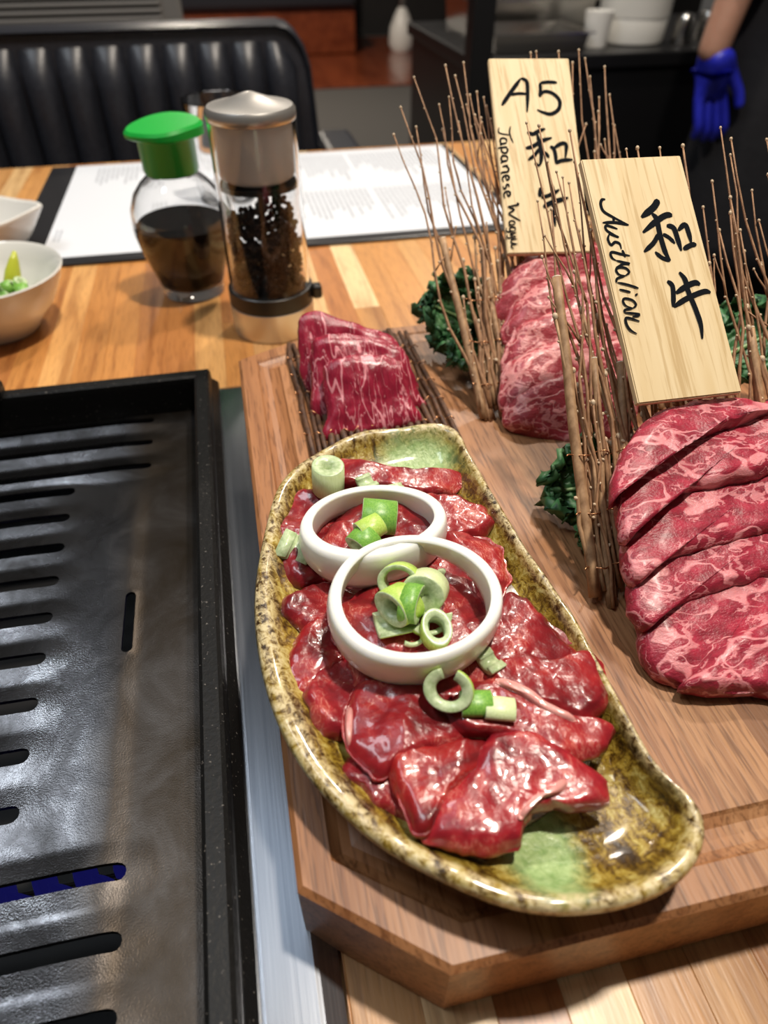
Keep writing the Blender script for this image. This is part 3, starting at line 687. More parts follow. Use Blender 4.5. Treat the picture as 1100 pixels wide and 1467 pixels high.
scal((624,903), 0.0275, 0.0068, 0.0065, (0.05,-0.3,1), Lm, 'green scallion slice nearest the front wall of leaning onion ring', 0.6, squash=0.75)
scal((643,988), 0.0295, 0.0078, 0.0045, (-0.35,-0.55,0.75), Lm, 'opened scallion ring resting outside the leaning onion ring', 0.55, 320, squash=0.85, spin=-60)
scal((682,1008), 0.0262, 0.0044, 0.0095, (1,-0.18,0.0), D, 'dark green half of a split scallion strip', 0.7, 360, squash=0.7)
scal((716,1015), 0.0262, 0.0040, 0.0090, (1,-0.3,-0.05), Pl, 'pale ribbed half of a split scallion strip', 0.7, 360, squash=0.6)
scal((703,945), 0.0250, 0.0045, 0.0060, (1,0.4,0.0), Pl, 'pale scallion corner peeking from under the leaning onion ring', 0.4, 180)

# ================================================================== AUSTRALIAN WAGYU
fl0 = Vector((0.15, 0.113, ZB + 0.007)); up_dir = Vector((0, 0.092, 0.056))
SN = Vector((0, -0.056, 0.092)).normalized()
def on_slope(x, y): return onp(x, y, fl0, SN)
aus = [
 ([(884,708),(886,670),(903,628),(928,596),(965,579),(1030,567),(1090,571),(1150,578),(1215,560),(1235,545),(1170,563),(1100,586),(1046,605),(1000,622),(960,633),(918,650),(896,690)], (1000,624), 'marbled beef slice with a broad white streak, touching the wooden sign marked Australian'),
 ([(894,735),(893,695),(908,655),(960,615),(1040,588),(1200,540),(1240,600),(1190,640),(1100,672),(1060,682),(1010,690),(968,700),(932,734),(906,764)], (1000,692), 'second marbled beef slice from the wooden sign marked Australian'),
 ([(902,806),(900,770),(914,730),(960,695),(1040,662),(1200,615),(1240,690),(1190,728),(1100,757),(1060,768),(1010,782),(960,796),(922,826)], (1000,784), 'third marbled beef slice from the wooden sign marked Australian'),
 ([(914,872),(910,835),(925,795),(970,768),(1040,742),(1200,690),(1240,770),(1190,800),(1100,822),(1050,836),(1000,852),(965,868),(935,892)], (1000,854), 'fourth marbled beef slice from the wooden sign marked Australian'),
 ([(950,962),(930,925),(926,870),(945,845),(990,822),(1060,800),(1200,765),(1240,860),(1190,885),(1110,908),(1050,925),(1020,945),(1005,968),(985,978)], (1010,950), 'front marbled beef slice with a thick rounded pink fat corner on the board'),
]
for i, (px, fe, lab) in enumerate(aus):
    p0 = on_slope(*fe)
    slab('marbled_beef_slice', px, p0, tiltn(14 if i < 4 else 20, 3), 0.0115, M_aus, lab, 'beef slice', 'australian wagyu slices', seg=120, rings=26, rnd=0.22, amp=0.0014, fr=55, seed=20 + i, dome=0.001, fold=0.0012, rag=0.0012)
slab('marbled_beef_slice', [(985,978),(1012,950),(1040,915),(1090,890),(1200,850),(1260,950),(1180,1000),(1100,988),(1040,986)], onz(1040, 970, ZB + 0.0115), tiltn(14), 0.0105, M_aus, 'short marbled beef end piece tucked under the front slice on the board', 'beef slice', 'australian wagyu slices', seg=110, rings=22, rnd=0.4, amp=0.0018, fr=70, seed=31, fold=0.002, rag=0.001)

# ================================================================== A5 WAGYU
a5 = [
 ([(710,448),(718,415),(742,376),(778,346),(820,334),(862,343),(890,368),(905,410),(895,450),(830,470),(770,470),(740,462),(722,462)], (0.345, 0.100), 'farthest densely marbled beef slice against the wooden sign marked A5'),
 ([(724,478),(736,438),(765,404),(815,388),(872,392),(905,412),(920,470),(860,500),(790,500),(740,500)], (0.3265, 0.090), 'second densely marbled beef slice from the sign marked A5'),
 ([(722,525),(732,488),(755,455),(815,434),(880,436),(915,455),(930,510),(870,540),(790,545),(740,545)], (0.309, 0.078), 'middle densely marbled beef slice in front of the sign marked A5'),
 ([(720,572),(724,535),(745,502),(800,482),(880,480),(920,500),(935,560),(870,590),(790,595),(735,595)], (0.292, 0.065), 'fourth densely marbled beef slice from the sign marked A5'),
 ([(726,600),(734,566),(768,542),(825,530),(890,535),(920,560),(910,615),(860,642),(800,640),(752,622)], (0.276, 0.053), 'front densely marbled beef slice nearest the leaning twig screen'),
]
for i, (px, (y, z), lab) in enumerate(a5):
    slab('fine_marbled_beef_slice', px, Vector((0.17, y, z)), tiltn(47, -5), 0.0120, M_a5, lab, 'beef slice', 'japanese wagyu slices', seg=110, rings=24, rnd=0.45, amp=0.0016, fr=60, seed=40 + i, dome=0.002, fold=0.001, rag=0.001)

# ================================================================== THREE LEAN SLICES
m3s = [
 ([(428,458),(450,442),(492,455),(532,468),(562,480),(584,512),(606,562),(616,582),(585,592),(500,580),(440,558),(430,520)], 0.3360, 'farthest of three lean red beef slices on the dark twig mat'),
 ([(450,486),(500,475),(556,486),(582,506),(602,560),(612,582),(570,602),(500,605),(452,600),(446,545)], 0.3170, 'middle of three lean red beef slices on the dark twig mat'),
 ([(466,520),(500,508),(556,508),(582,524),(590,568),(606,602),(560,620),(500,628),(458,634),(468,592),(464,550)], 0.2985, 'front of three lean red beef slices, touching the leaf plate'),
]
for i, (px, y, lab) in enumerate(m3s):
    slab('lean_beef_slice', px, Vector((0.06, y, ZB + 0.012)), tiltn(46, -3), 0.0085, M_raw, lab, 'beef slice', 'lean beef slices on the twig mat', seg=90, rings=20, rnd=0.35, amp=0.0014, fr=60, seed=60 + i, dome=0.001, fold=0.0015, rag=0.001)

# ================================================================== SIGNS
def strokes(pl, org, sc): return [([(org[0] + x / sc, org[1] + y / sc) for x, y in s], wd / sc) for s, wd in pl]
def ribbon_geo(P, w, n, V, Fc, taper=True):
    P = catmull([Vector(p) for p in P], 6, False); m = len(P); b = len(V)
    for i, p in enumerate(P):
        t = (P[min(i + 1, m - 1)] - P[max(i - 1, 0)]).normalized(); sd = n.cross(t).normalized()
        u = i / (m - 1); k = min(1, 0.45 + 3.0 * u) * min(1, 0.35 + 2.6 * (1 - u)) if taper else 1
        V.append(p + sd * w * k / 2); V.append(p - sd * w * k / 2)
    for i in range(m - 1): Fc.append([b + 2 * i, b + 2 * i + 1, b + 2 * i + 3, b + 2 * i + 2])
def sign(C4, label, stro, th=0.0035, pxm=0.00034):
    TL, TRr, BR, BL = [Vector(c) for c in C4]
    n = (TRr - TL).cross(BL - TL).normalized()
    if n.dot(CAM - TL) < 0: n = -n
    base = (BL + BR) / 2
    t = thing('wooden_sign', base, label, 'sign')
    bm = bmesh.new()
    f = [bm.verts.new(c) for c in (TL, TRr, BR, BL)]; k = [bm.verts.new(c - n * th) for c in (TL, TRr, BR, BL)]
    bm.faces.new(f); bm.faces.new(k[::-1])
    for i in range(4): bm.faces.new([f[i], k[i], k[(i + 1) % 4], f[(i + 1) % 4]])
    bmesh.ops.bevel(bm, geom=bm.edges[:], offset=0.0005, segments=2, affect='EDGES'); bmesh.ops.recalc_face_normals(bm, faces=bm.faces[:])
    bm_mesh('sign_board', bm, M_sign, t, origin=base)
    for nm, group in stro:
        V = []; Fc = []
        for pl, wpx in group:
            P = [onp(x, y, TL + n * 0.00015, n) for x, y in pl]
            w_ = wpx * (P[0] - CAM).length / FPX * 1.45
            ribbon_geo(P, w_, n, V, Fc)
        for i, v in enumerate(V): V[i] = v + n * 0.0000004 * i
        mesh(nm, V, Fc, M_ink, t, False, label='black brush lettering')
    return t, n
kan = strokes([([(285,105),(240,180),(125,275)],40),([(420,255),(360,255),(270,310),(140,420)],36),([(225,240),(270,290),(300,430),(350,600),(400,690)],32),([(400,690),(320,660),(255,605)],26),([(290,430),(240,520),(150,605)],28),([(330,435),(390,470),(445,525)],24),
 ([(365,355),(430,375),(470,480),(505,595)],32),([(475,400),(540,345),(575,420),(600,520)],30),([(525,580),(600,540),(650,535)],30),
 ([(370,885),(420,930),(430,1050),(425,1130)],30),([(455,1000),(560,930),(640,900),(685,920)],34),([(435,1130),(560,1050),(720,985),(785,995)],32),([(485,800),(540,870),(570,980),(640,1150),(690,1300),(705,1435)],32)], (900, 270), 6.671)
aus_t = strokes([([(165,155),(135,160),(125,200),(150,260),(230,310),(370,380)],17),([(370,380),(250,358),(140,360)],17),([(235,305),(240,360)],14),
 ([(272,415),(175,385),(180,430),(285,488)],15),([(285,488),(200,458)],14),([(200,458),(188,505),(215,555),(250,530),(290,545),(305,592)],15),
 ([(380,650),(300,635),(232,618),(210,632),(225,670),(260,692)],15),([(312,600),(340,662)],15),([(260,692),(310,705),(375,720),(320,722),(255,755)],14),
 ([(340,825),(372,795),(345,760),(285,752),(258,775),(285,815),(340,825)],14),([(340,825),(268,850),(262,885)],13),([(455,935),(360,905),(268,885)],14),
 ([(385,970),(285,945)],14),([(430,985),(440,998)],20),([(405,1110),(432,1080),(400,1040),(335,1025),(318,1050),(345,1090),(405,1110)],14),([(405,1110),(335,1125),(336,1150)],13),
 ([(336,1150),(462,1165),(400,1185)],15),([(462,1225),(352,1195),(345,1240),(380,1300),(440,1335)],16)], (840, 260), 6.11)
aus_sign, AN = sign([(0.1463, 0.2877, 0.1678), (0.1930, 0.2885, 0.1666), (0.1926, 0.2030, 0.1000), (0.1460, 0.2022, 0.1012)],
     'pale wooden sign reading Australian with two brushed characters', [('characters', kan), ('lettering', aus_t)])
a5k = strokes([([(175,520),(270,380),(375,235)],26),([(375,235),(435,270),(445,400),(440,590)],24),([(265,410),(350,395),(440,400)],20),
 ([(755,280),(660,275),(575,285)],22),([(575,285),(580,370),(570,430)],22),([(570,430),(620,375),(710,395),(780,470),(770,560),(690,610),(600,590),(545,565)],24)], (695, 80), 7.333)
a5c = strokes([([(440,140),(500,160),(560,130),(630,105)],26),([(425,310),(500,290),(600,230),(700,200)],26),([(545,160),(575,280),(590,400),(575,490)],26),([(575,490),(545,485),(520,460)],18),([(570,310),(520,380),(450,435)],22),([(590,340),(640,370),(670,410)],22),
 ([(680,290),(720,320),(740,400),(740,470)],24),([(720,310),(800,260),(850,280),(840,420)],24),([(740,470),(800,440),(920,430)],24),
 ([(585,725),(572,820)],30),([(590,830),(680,800),(780,745)],24),([(610,930),(700,880),(870,830)],32),([(700,690),(715,800),(722,1000),(735,1130)],26)], (695, 170), 7.333)
jap = [[(225,232),(218,205),(178,198),(158,215),(170,240),(225,236)],[(225,236),(170,246),(158,258)],[(232,268),(130,278)],[(215,270),(235,290),(220,315),(185,312),(168,292),(178,272)],
 [(235,372),(228,345),(188,338),(168,355),(180,380),(235,376)],[(235,376),(180,386),(168,400)],[(240,415),(178,425)],[(215,420),(245,440),(235,465),(178,472),(172,485)],
 [(212,500),(225,530),(245,525),(248,505),(225,495),(190,505),(182,528),(195,548)],[(250,590),(245,570),(225,570),(215,595),(195,600),(186,580)],[(225,628),(238,658),(258,652),(260,632),(238,622),(204,632),(196,656),(208,678)]]
jap = [([(x, 200 + (y - 195) * 1.32) for x, y in q], 13) for q in jap]
wag = [([(330,885),(345,905),(235,925)],12),([(235,925),(310,955)],11),([(310,955),(240,1000)],11),([(240,1000),(300,1035),(372,1075)],11),([(312,1108),(305,1082),(272,1074),(250,1092),(262,1116),(312,1110)],10),([(312,1110),(258,1120),(250,1132)],9),
 ([(318,1172),(312,1147),(278,1139),(256,1157),(268,1182),(318,1176)],10),([(318,1176),(240,1190),(218,1172),(226,1150)],9),([(325,1200),(280,1205),(266,1222),(325,1240)],10),([(325,1240),(245,1254),(224,1238),(232,1218)],9),([(335,1265),(285,1268),(270,1288),(282,1310),(340,1318)],10),([(340,1318),(282,1326),(272,1345),(300,1370)],9)]
a5t = strokes([([(265,80),(255,140),(270,200),(295,255)],11),([(262,170),(180,160),(140,140),(145,90)],11)] + jap + wag, (695, 170), 7.333)
a5_sign, A5N = sign([(0.1545, 0.4377, 0.1814), (0.2011, 0.4327, 0.1807), (0.1902, 0.3431, 0.1042), (0.1436, 0.3481, 0.1050)],
     'pale wooden sign reading A5 Japanese Wagyu with brushed characters', [('characters', a5k + a5c), ('lettering', a5t)])

# ================================================================== TWIG SCREENS
def bud_geo(V, Fc, p, r, ax):
    b = len(V); u, v = frame_of(ax); ax = ax.normalized(); seg = 6
    for (q, d) in ((0.5, -1.0), (1.0, -0.2), (0.8, 0.7)):
        for k in range(seg):
            a = 2 * math.pi * k / seg; V.append(p + (u * math.cos(a) + v * math.sin(a)) * r * q + ax * r * d)
    V.append(p + ax * r * 1.3)
    for j in range(2):
        for k in range(seg): Fc.append([b + j * seg + k, b + j * seg + (k + 1) % seg, b + (j + 1) * seg + (k + 1) % seg, b + (j + 1) * seg + k])
    for k in range(seg): Fc.append([b + 2 * seg + k, b + 2 * seg + (k + 1) % seg, b + 3 * seg])
def twig(root, B, T, r0, r1, rnd, mat, n, buds=True, wob=0.0022, cut=False, branch=None):
    L = (T - B).length; m = 10; P = []; ax = (T - B).normalized(); sd = n.cross(ax)
    s1, s2 = rnd.uniform(0, 20), rnd.uniform(0, 20)
    for i in range(m + 1):
        t = i / m; e = math.sin(math.pi * t)
        P.append(B.lerp(T, t) + sd * wob * e * noise.noise(Vector((s1, t * 3, 0))) * 2 + n * wob * 0.6 * e * noise.noise(Vector((s2, t * 3, 5))) * 2)
    R = [r0 + (r1 - r0) * (i / m) for i in range(m + 1)]
    V, Fc = tube_geo(P, R, 7)
    if branch:
        k, bt = branch; q = P[k]; tube_geo([q, q.lerp(bt, 0.35) + n * 0.001, q.lerp(bt, 0.7), bt], [R[k] * 0.8, R[k] * 0.7, R[k] * 0.6, R[k] * 0.45], 6, True, V, Fc)
    tw = mesh('twig', V, Fc, mat, root, True)
    if buds:
        V = []; Fc = []
        bud_geo(V, Fc, P[-1], r1 * 2.3, ax)
        for i in range(3, m):
            if rnd.random() < 0.75:
                a = rnd.choice((-1, 1)); bud_geo(V, Fc, P[i] + sd * a * R[i] * 1.1, R[i] * rnd.uniform(0.6, 0.95) + 0.00012, ax + sd * a)
        if branch: bud_geo(V, Fc, branch[1], r1 * 2.2, ax)
        mesh('buds', V, Fc, M_bud, tw, True, kind='stuff')
    if cut: tube('cut_end', [P[-1] - ax * 0.0001, P[-1] + ax * 0.0004], r1 * 0.96, M_cut, tw, 8)
    return P
def screen(name, B0, yaw, lean, rods, tips, width, label, ties, seed, fill):
    rnd = random.Random(seed); B0 = Vector(B0)
    e1 = Matrix.Rotation(math.radians(yaw), 3, 'Z') @ Vector((1, 0, 0))
    back = Vector((-e1.y, e1.x, 0)); l = math.radians(lean)
    e2 = back * math.sin(l) + Vector((0, 0, math.cos(l))); n = e1.cross(e2)
    if n.dot(CAM - B0) < 0: n = -n
    t = thing(name, B0 + e1 * width * 0.3, label, 'twig screen', 'twig screens holding up the beef')
    def uv(p): d = p - B0; return d.dot(e1), d.dot(e2)
    for (bpx, tpx, r) in rods:
        T = onp(*tpx, B0, n)
        if isinstance(bpx, tuple): Bq = onp(*bpx, B0, n)
        else: Bq = B0 + e1 * bpx
        twig(t, Bq, T, r, r * 0.86, rnd, M_rod, n, False, 0.0008, True)
    tops = []
    for (tpx, bu) in tips:
        T = onp(*tpx, B0 + n * rnd.uniform(-0.001, 0.002), n); u, v = uv(T)
        if bu is None: bu = max(0.004, min(width, u * 0.55 + width * 0.22 + rnd.uniform(-0.012, 0.012)))
        Bq = B0 + e1 * bu + e2 * rnd.uniform(-0.004, 0.006) + n * rnd.uniform(-0.0012, 0.0016)
        br = None
        if rnd.random() < 0.5:
            k = rnd.choice((5, 6, 7)); q = Bq.lerp(T, k / 10)
            br = (k, q + e2 * rnd.uniform(0.012, 0.030) + e1 * rnd.uniform(-0.008, 0.008) + n * rnd.uniform(-0.002, 0.003))
        twig(t, Bq, T, rnd.uniform(0.0009, 0.0014), rnd.uniform(0.00026, 0.0004), rnd, M_twig, n, True, 0.005, False, br)
    for k in range(fill):
        u = width * (k + rnd.uniform(0.1, 0.9)) / fill; L = rnd.uniform(0.055, 0.115)
        Bq = B0 + e1 * u + e2 * rnd.uniform(-0.006, 0.008) + n * rnd.uniform(-0.002, 0.001)
        twig(t, Bq, Bq + e2 * L + e1 * rnd.uniform(-0.010, 0.010), rnd.uniform(0.0009, 0.0018), 0.0006, rnd, M_twig if rnd.random() < 0.7 else M_rod, n, True, 0.003)
    for k in range(16):
        u = 0.034 * (k + rnd.uniform(0.1, 0.9)) / 16; L = rnd.uniform(0.05, 0.10)
        Bq = B0 + e1 * u + e2 * rnd.uniform(-0.006, 0.006) + n * rnd.uniform(-0.001, 0.0022)
        twig(t, Bq, Bq + e2 * L + e1 * rnd.uniform(-0.006, 0.008), rnd.uniform(0.0007, 0.0011), 0.0005, rnd, M_twig if rnd.random() < 0.6 else M_rod, n, True, 0.002)
    for h in ties:
        P = []; N = int(width / 0.0016)
        for k in range(N + 1):
            P.append(B0 + e1 * (-0.003 + (width + 0.006) * k / N) + e2 * (h + 0.0008 * math.sin(k * 0.9)) + n * (0.0022 + 0.0020 * math.cos(k * math.pi / 2.5)))
        tube('tie_wire', P, 0.00034, M_wire, t, 5, label='thin copper tie wire')
    return t, n, e1, e2
ft2 = [((770,288), 0.010), ((754,176), 0.014), ((772,180), 0.020), ((784,232), 0.016), ((797,246), 0.022), ((806,254), 0.012), ((816,187), 0.030), ((823,232), 0.026), ((836,290), 0.034), ((846,330), 0.030), ((858,300), 0.040), ((866,360), 0.036), ((874,430), 0.042), ((815,262), 0.018), ((790,300), 0.008), ((829,330), 0.028), ((897,214), 0.045), ((913,212), 0.055), ((945,212), 0.06), ((978,209), 0.075), ((1032,183), 0.085), ((1047,199), 0.095), ((1046,222), 0.09), ((1098,200), 0.105), ((1007,297), 0.07), ((1046,283), 0.09), ((1077,273), 0.098), ((1046,305), 0.078), ((1066,360), 0.10), ((1087,316), 0.11), ((1060,330), 0.095), ((1030,330), 0.08), ((1100,250), 0.12), ((1020,260), 0.076), ((1090,380), 0.115)]
screen('twig_screen', (0.1195, 0.1585, ZB + 0.0026), -2, 48, [((852,856),(797,398),0.0024), ((874,872),(851,514),0.0017), ((903,870),(889,520),0.0022), (0.085,(1075,470),0.002), (0.11,(1110,420),0.002)], ft2, 0.125,
       'bundled twig screen behind the sign marked Australian', (0.012, 0.034, 0.058), 11, 34)
ft1 = [((564,193), 0.004), ((574,154), 0.008), ((596,182), 0.006), ((593,111), 0.012), ((629,150), 0.016), ((643,139), 0.012), ((638,94), 0.022), ((652,109), 0.026), ((664,90), 0.022), ((673,136), 0.028), ((683,132), 0.032), ((693,140), 0.036), ((697,152), 0.030), ((657,175), 0.02), ((634,186), 0.014), ((689,192), 0.034), ((668,150), 0.03), ((680,165), 0.036), ((690,175), 0.04), ((703,170), 0.04), ((760,76), 0.05), ((768,74), 0.055), ((800,74), 0.06), ((820,90), 0.066), ((829,72), 0.07), ((838,84), 0.074), ((866,96), 0.078), ((873,136), 0.082), ((858,140), 0.078), ((866,200), 0.088), ((845,110), 0.07), ((850,170), 0.076), ((880,180), 0.09), ((857,160), 0.07), ((895,240), 0.1)]
screen('twig_screen', (0.1160, 0.2935, ZB + 0.0024), -7, 49, [((694,600),(634,342),0.0024), ((735,605),(700,400),0.0019), (0.055,(790,330),0.002)], ft1, 0.115,
       'bundled twig screen behind the sign marked A5', (0.016, 0.040, 0.064), 21, 30)
# flat wet mat under the lean slices
mt = thing('twig_mat', (0.06, 0.34, ZB), 'dark wet twig mat lying flat under three lean beef slices', 'twig mat')
rnd = random.Random(5)
for k in range(22):
    x = 0.0225 + 0.0765 * k / 21; r = rnd.uniform(0.0012, 0.0019)
    P = [Vector((x + rnd.uniform(-0.001, 0.001), 0.272 + rnd.uniform(-0.004, 0.004) + 0.125 * j / 6, ZB + r + rnd.uniform(0, 0.0012))) for j in range(7)]
    P[-1].y -= rnd.uniform(0, 0.006)
    mesh('twig', *tube_geo(P, r, 7), M_wet, mt, True)
for y in (0.292, 0.312, 0.332, 0.352, 0.372):
    P = [Vector((0.020 + 0.0018 * k, y + 0.0012 * math.sin(k * 0.8), ZB + 0.0022 + 0.0022 * (1 + math.cos(k * math.pi / 2)) / 1.5)) for k in range(46)]
    tube('tie_wire', P, 0.00035, M_wire, mt, 5, label='thin copper tie wire')

# ================================================================== KALE
def kale(base, d, up, L, W, seed, label, curl=0.3, fold=0.5):
    rnd = random.Random(seed); d = Vector(d).normalized(); up = Vector(up); up = (up - d * up.dot(d)).normalized(); sd = d.cross(up); base = Vector(base)
    t = thing('kale_leaf', base, label, 'kale', 'kale leaves propping the twig screens')
    nu, nv = 34, 64; V = []; Fc = []
    for i in range(nu + 1):
        u = i / nu; wv = W * (math.sin(math.pi * min(1, 0.10 + 0.86 * u)) ** 0.6)
        c = base + d * L * u + up * curl * L * u * u
        for j in range(nv + 1):
            v = -1 + 2 * j / nv; a = abs(v)
            p = c + sd * v * wv + up * fold * wv * a * a
            ed = max(a ** 2, max(0, (u - 0.6) / 0.4) ** 2)
            s = u * 9 + v * 5
            q = Vector((u * 4.2 + seed, v * 3.2, seed * 0.7))
            amp = W * 0.46 * ed
            p += up * amp * (noise.noise(q * 3.1) * 1.3 + 0.4 * noise.noise(q * 7.3)) + d * amp * 0.9 * noise.noise(q * 3.7 + Vector((9, 0, 0))) + sd * amp * 0.9 * noise.noise(q * 4.1 + Vector((0, 9, 0)))
            p += up * W * 0.05 * noise.noise(q * 5)
            p.z = max(p.z, ZB + 0.0008)
            V.append(p)
    for i in range(nu):
        for j in range(nv): Fc.append([i * (nv + 1) + j, i * (nv + 1) + j + 1, (i + 1) * (nv + 1) + j + 1, (i + 1) * (nv + 1) + j])
    o = mesh('blade', V, Fc, M_kale, t, True); s = o.modifiers.new('t', 'SOLIDIFY'); s.thickness = 0.0006
    P = [base + d * L * u / 6 + up * (curl * L * (u / 6) ** 2 + 0.0006) for u in range(7)]
    tube('stem', P, [0.0016, 0.0015, 0.0013, 0.0011, 0.0009, 0.0007, 0.0005], M_kstem, t, 7)
kale((0.142, 0.372, ZB + 0.012), (-1.0, 0.22, 0.42), (0.2, -0.75, 0.6), 0.040, 0.025, 3, 'upper curly kale leaf sticking out by the sign marked A5', 0.1, 0.3)
kale((0.146, 0.340, ZB + 0.010), (-1.0, -0.05, 0.05), (0.0, -0.5, 0.9), 0.034, 0.017, 8, 'lower curly kale leaf on the board behind the A5 twig screen', 0.1, 0.5)
kale((0.156, 0.212, ZB + 0.012), (-0.9, 0.05, 0.02), (-0.3, -0.6, 0.75), 0.034, 0.021, 12, 'dense curly kale leaf poking out beside the Australian twig screen', -0.1, 0.5)
kale((0.150, 0.188, ZB + 0.008), (-0.95, -0.05, -0.05), (-0.3, -0.6, 0.75), 0.024, 0.013, 15, 'small low curly kale leaf under the Australian twig screen', 0.1, 0.5)
kale((0.235, 0.275, ZB + 0.030), (0.8, 0.1, 0.25), (-0.2, -0.5, 0.8), 0.045, 0.022, 19, 'curly kale leaf beyond the Australian sign at the far side', 0.1, 0.4)

# ================================================================== PEPPER MILL
mc = onz(394, 466, 0); mc.z = 0
mill = thing('pepper_mill', mc, 'clear pepper mill with steel cap and base full of black peppercorns', 'pepper mill')
lathe('base', [(0.0300, 0), (0.0312, 0.0008), (0.0312, 0.0215), (0.0306, 0.0222), (0.0, 0.0222)], mc, M_satin, mill, 48)
band = lathe('band', [(0.0306, 0.0222), (0.0312, 0.0226), (0.0312, 0.0335), (0.0305, 0.034), (0.0, 0.034)], mc, M_bplastic, mill, 48)
box('knob', mc + Vector((0.0300, -0.012, 0.0235)), mc + Vector((0.0375, -0.002, 0.0335)), M_bplastic, band, 0.002)
lathe('glass_body', [(0.0296, 0.0342), (0.0296, 0.070), (0.0290, 0.110), (0.0285, 0.1435), (0.0265, 0.1435), (0.0268, 0.110), (0.0272, 0.070), (0.0272, 0.0342)], mc, M_glass, mill, 48, closed=True)
lathe('collar', [(0.0262, 0.1035), (0.0262, 0.1065), (0.0, 0.1065)], mc, M_bplastic, mill, 40)
lathe('inner_chamber', [(0.0, 0.1075), (0.0200, 0.1075), (0.0235, 0.1095), (0.0255, 0.1125), (0.0255, 0.1430), (0.0, 0.1430)], mc, M_frost, mill, 40)
lathe('shaft', [(0.0, 0.036), (0.0022, 0.036), (0.0022, 0.103), (0.0, 0.103)], mc, M_bplastic, mill, 12)
lathe('cap', [(0.0, 0.1437), (0.0285, 0.1437), (0.0290, 0.1450), (0.0288, 0.1495), (0.0272, 0.1515), (0.0185, 0.1530), (0.0100, 0.1560), (0.0030, 0.1585), (0.0, 0.1588)], mc, M_satin, mill, 48)
V = []; Fc = []; rnd = random.Random(2)
ico = bmesh.new(); bmesh.ops.create_icosphere(ico, subdivisions=1, radius=1); iv = [v.co.copy() for v in ico.verts]; ico.verts.index_update(); iF = [[v.index for v in f.verts] for f in ico.faces]; ico.free()
for k in range(900):
    a = rnd.uniform(0, 6.283); r = 0.0245 * math.sqrt(rnd.uniform(0.25, 1)); z = rnd.uniform(0.0365, 0.0865 + 0.006 * math.sin(a * 2))
    s = rnd.uniform(0.0018, 0.0025); b = len(V); p = mc + Vector((r * math.cos(a), r * math.sin(a), z))
    V += [p + q * s * rnd.uniform(0.9, 1.1) for q in iv]; Fc += [[i + b for i in f] for f in iF]
mesh('peppercorns', V, Fc, M_pepper, mill, True, kind='stuff')

# ================================================================== SOY SAUCE BOTTLE
sc_ = onz(279, 416, 0); sc_.z = 0
soy = thing('soy_sauce_bottle', sc_, 'glass soy sauce bottle with bright green two spout cap', 'bottle')
gl = [(0.0245, 0.0), (0.0255, 0.002), (0.0252, 0.007), (0.0285, 0.018), (0.0345, 0.036), (0.0378, 0.052), (0.0380, 0.060), (0.0365, 0.070), (0.0320, 0.080), (0.0255, 0.0875), (0.0195, 0.0925), (0.0172, 0.097), (0.0172, 0.108)]
inn = [(max(0.001, r - 0.0024), max(z, 0.006)) for r, z in gl[3:]]
prof = [(0.0005, 0.0)] + gl + inn[::-1] + [(0.018, 0.0075), (0.0005, 0.0062)]
lathe('glass', prof, sc_, M_glass, soy, 48)
liq = [(0.0005, 0.0064), (0.0180, 0.0077)] + [(r - 0.0021, z) for r, z in gl[3:] if z <= 0.053] + [(0.0362, 0.0575), (0.0005, 0.0575)]
lathe('soy_sauce', liq, sc_, M_soy, soy, 48)
cap = lathe('cap', [(0.0, 0.094), (0.0195, 0.094), (0.0205, 0.096), (0.0208, 0.117), (0.0225, 0.119), (0.0, 0.119)], sc_, M_green, soy, 40)
V = []; Fc = []; seg = 48
for (z, k) in ((0.1185, 0.93), (0.1195, 1.0), (0.1240, 1.0), (0.1262, 0.93)):
    for j in range(seg):
        a = 2 * math.pi * j / seg; pt = abs(math.cos(a)) ** 6
        rx_ = (0.0232 + 0.0055 * pt) * k
        V.append(sc_ + Vector((rx_ * math.cos(a), rx_ * math.sin(a), z + (0.0028 * math.sin(a * 1.0 + 0.7) + 0.001 * (1 - pt) if z > 0.122 else 0))))
for r in range(3):
    for j in range(seg): Fc.append([r * seg + j, r * seg + (j + 1) % seg, (r + 1) * seg + (j + 1) % seg, (r + 1) * seg + j])
Fc.append([j for j in range(seg)][::-1]); Fc.append([3 * seg + j for j in range(seg)])
autosmooth(mesh('spout_top', V, Fc, M_green, soy, True))

# ================================================================== MENU
MENU = thing('menu', (0.03, 0.81, 0), 'white printed menu sheets in a black cover on the table', 'menu')
box('cover', (-0.208, 0.654, 0.0002), (0.292, 0.968, 0.0030), M_cover, MENU, 0.001)
paper = box('sheet', (-0.178, 0.668, 0.0031), (0.283, 0.962, 0.0038), M_paper, MENU, 0.0002, 1)
V = []; Fc = []; rnd = random.Random(9)
def para(x0, x1, y0, y1, pitch):
    x = x0
    while x < x1:
        y = y1; end = y0 + (y1 - y0) * rnd.uniform(0, 0.6)
        while y > end:
            l = rnd.uniform(0.004, 0.011); b = len(V)
            V.extend([(x, y, 0.00395), (x + pitch * 0.42, y, 0.00395), (x + pitch * 0.42, y - l, 0.00395), (x, y - l, 0.00395)]); Fc.append([b + 3, b + 2, b + 1, b]); y -= l + 0.002
        x += pitch
for (a, b_, c, d, p) in ((-0.150, -0.06, 0.885, 0.945, 0.0055), (-0.055, 0.02, 0.90, 0.945, 0.0055), (-0.09, -0.07, 0.76, 0.80, 0.006), (0.05, 0.145, 0.84, 0.945, 0.0055), (0.155, 0.26, 0.85, 0.945, 0.0055), (0.06, 0.15, 0.715, 0.805, 0.0055), (0.16, 0.265, 0.71, 0.805, 0.0055), (-0.172, -0.166, 0.70, 0.74, 0.004)): para(a, b_, c, d, p)
mesh('print', V, Fc, M_print, paper, False, label='small grey columns of menu print', kind='stuff')

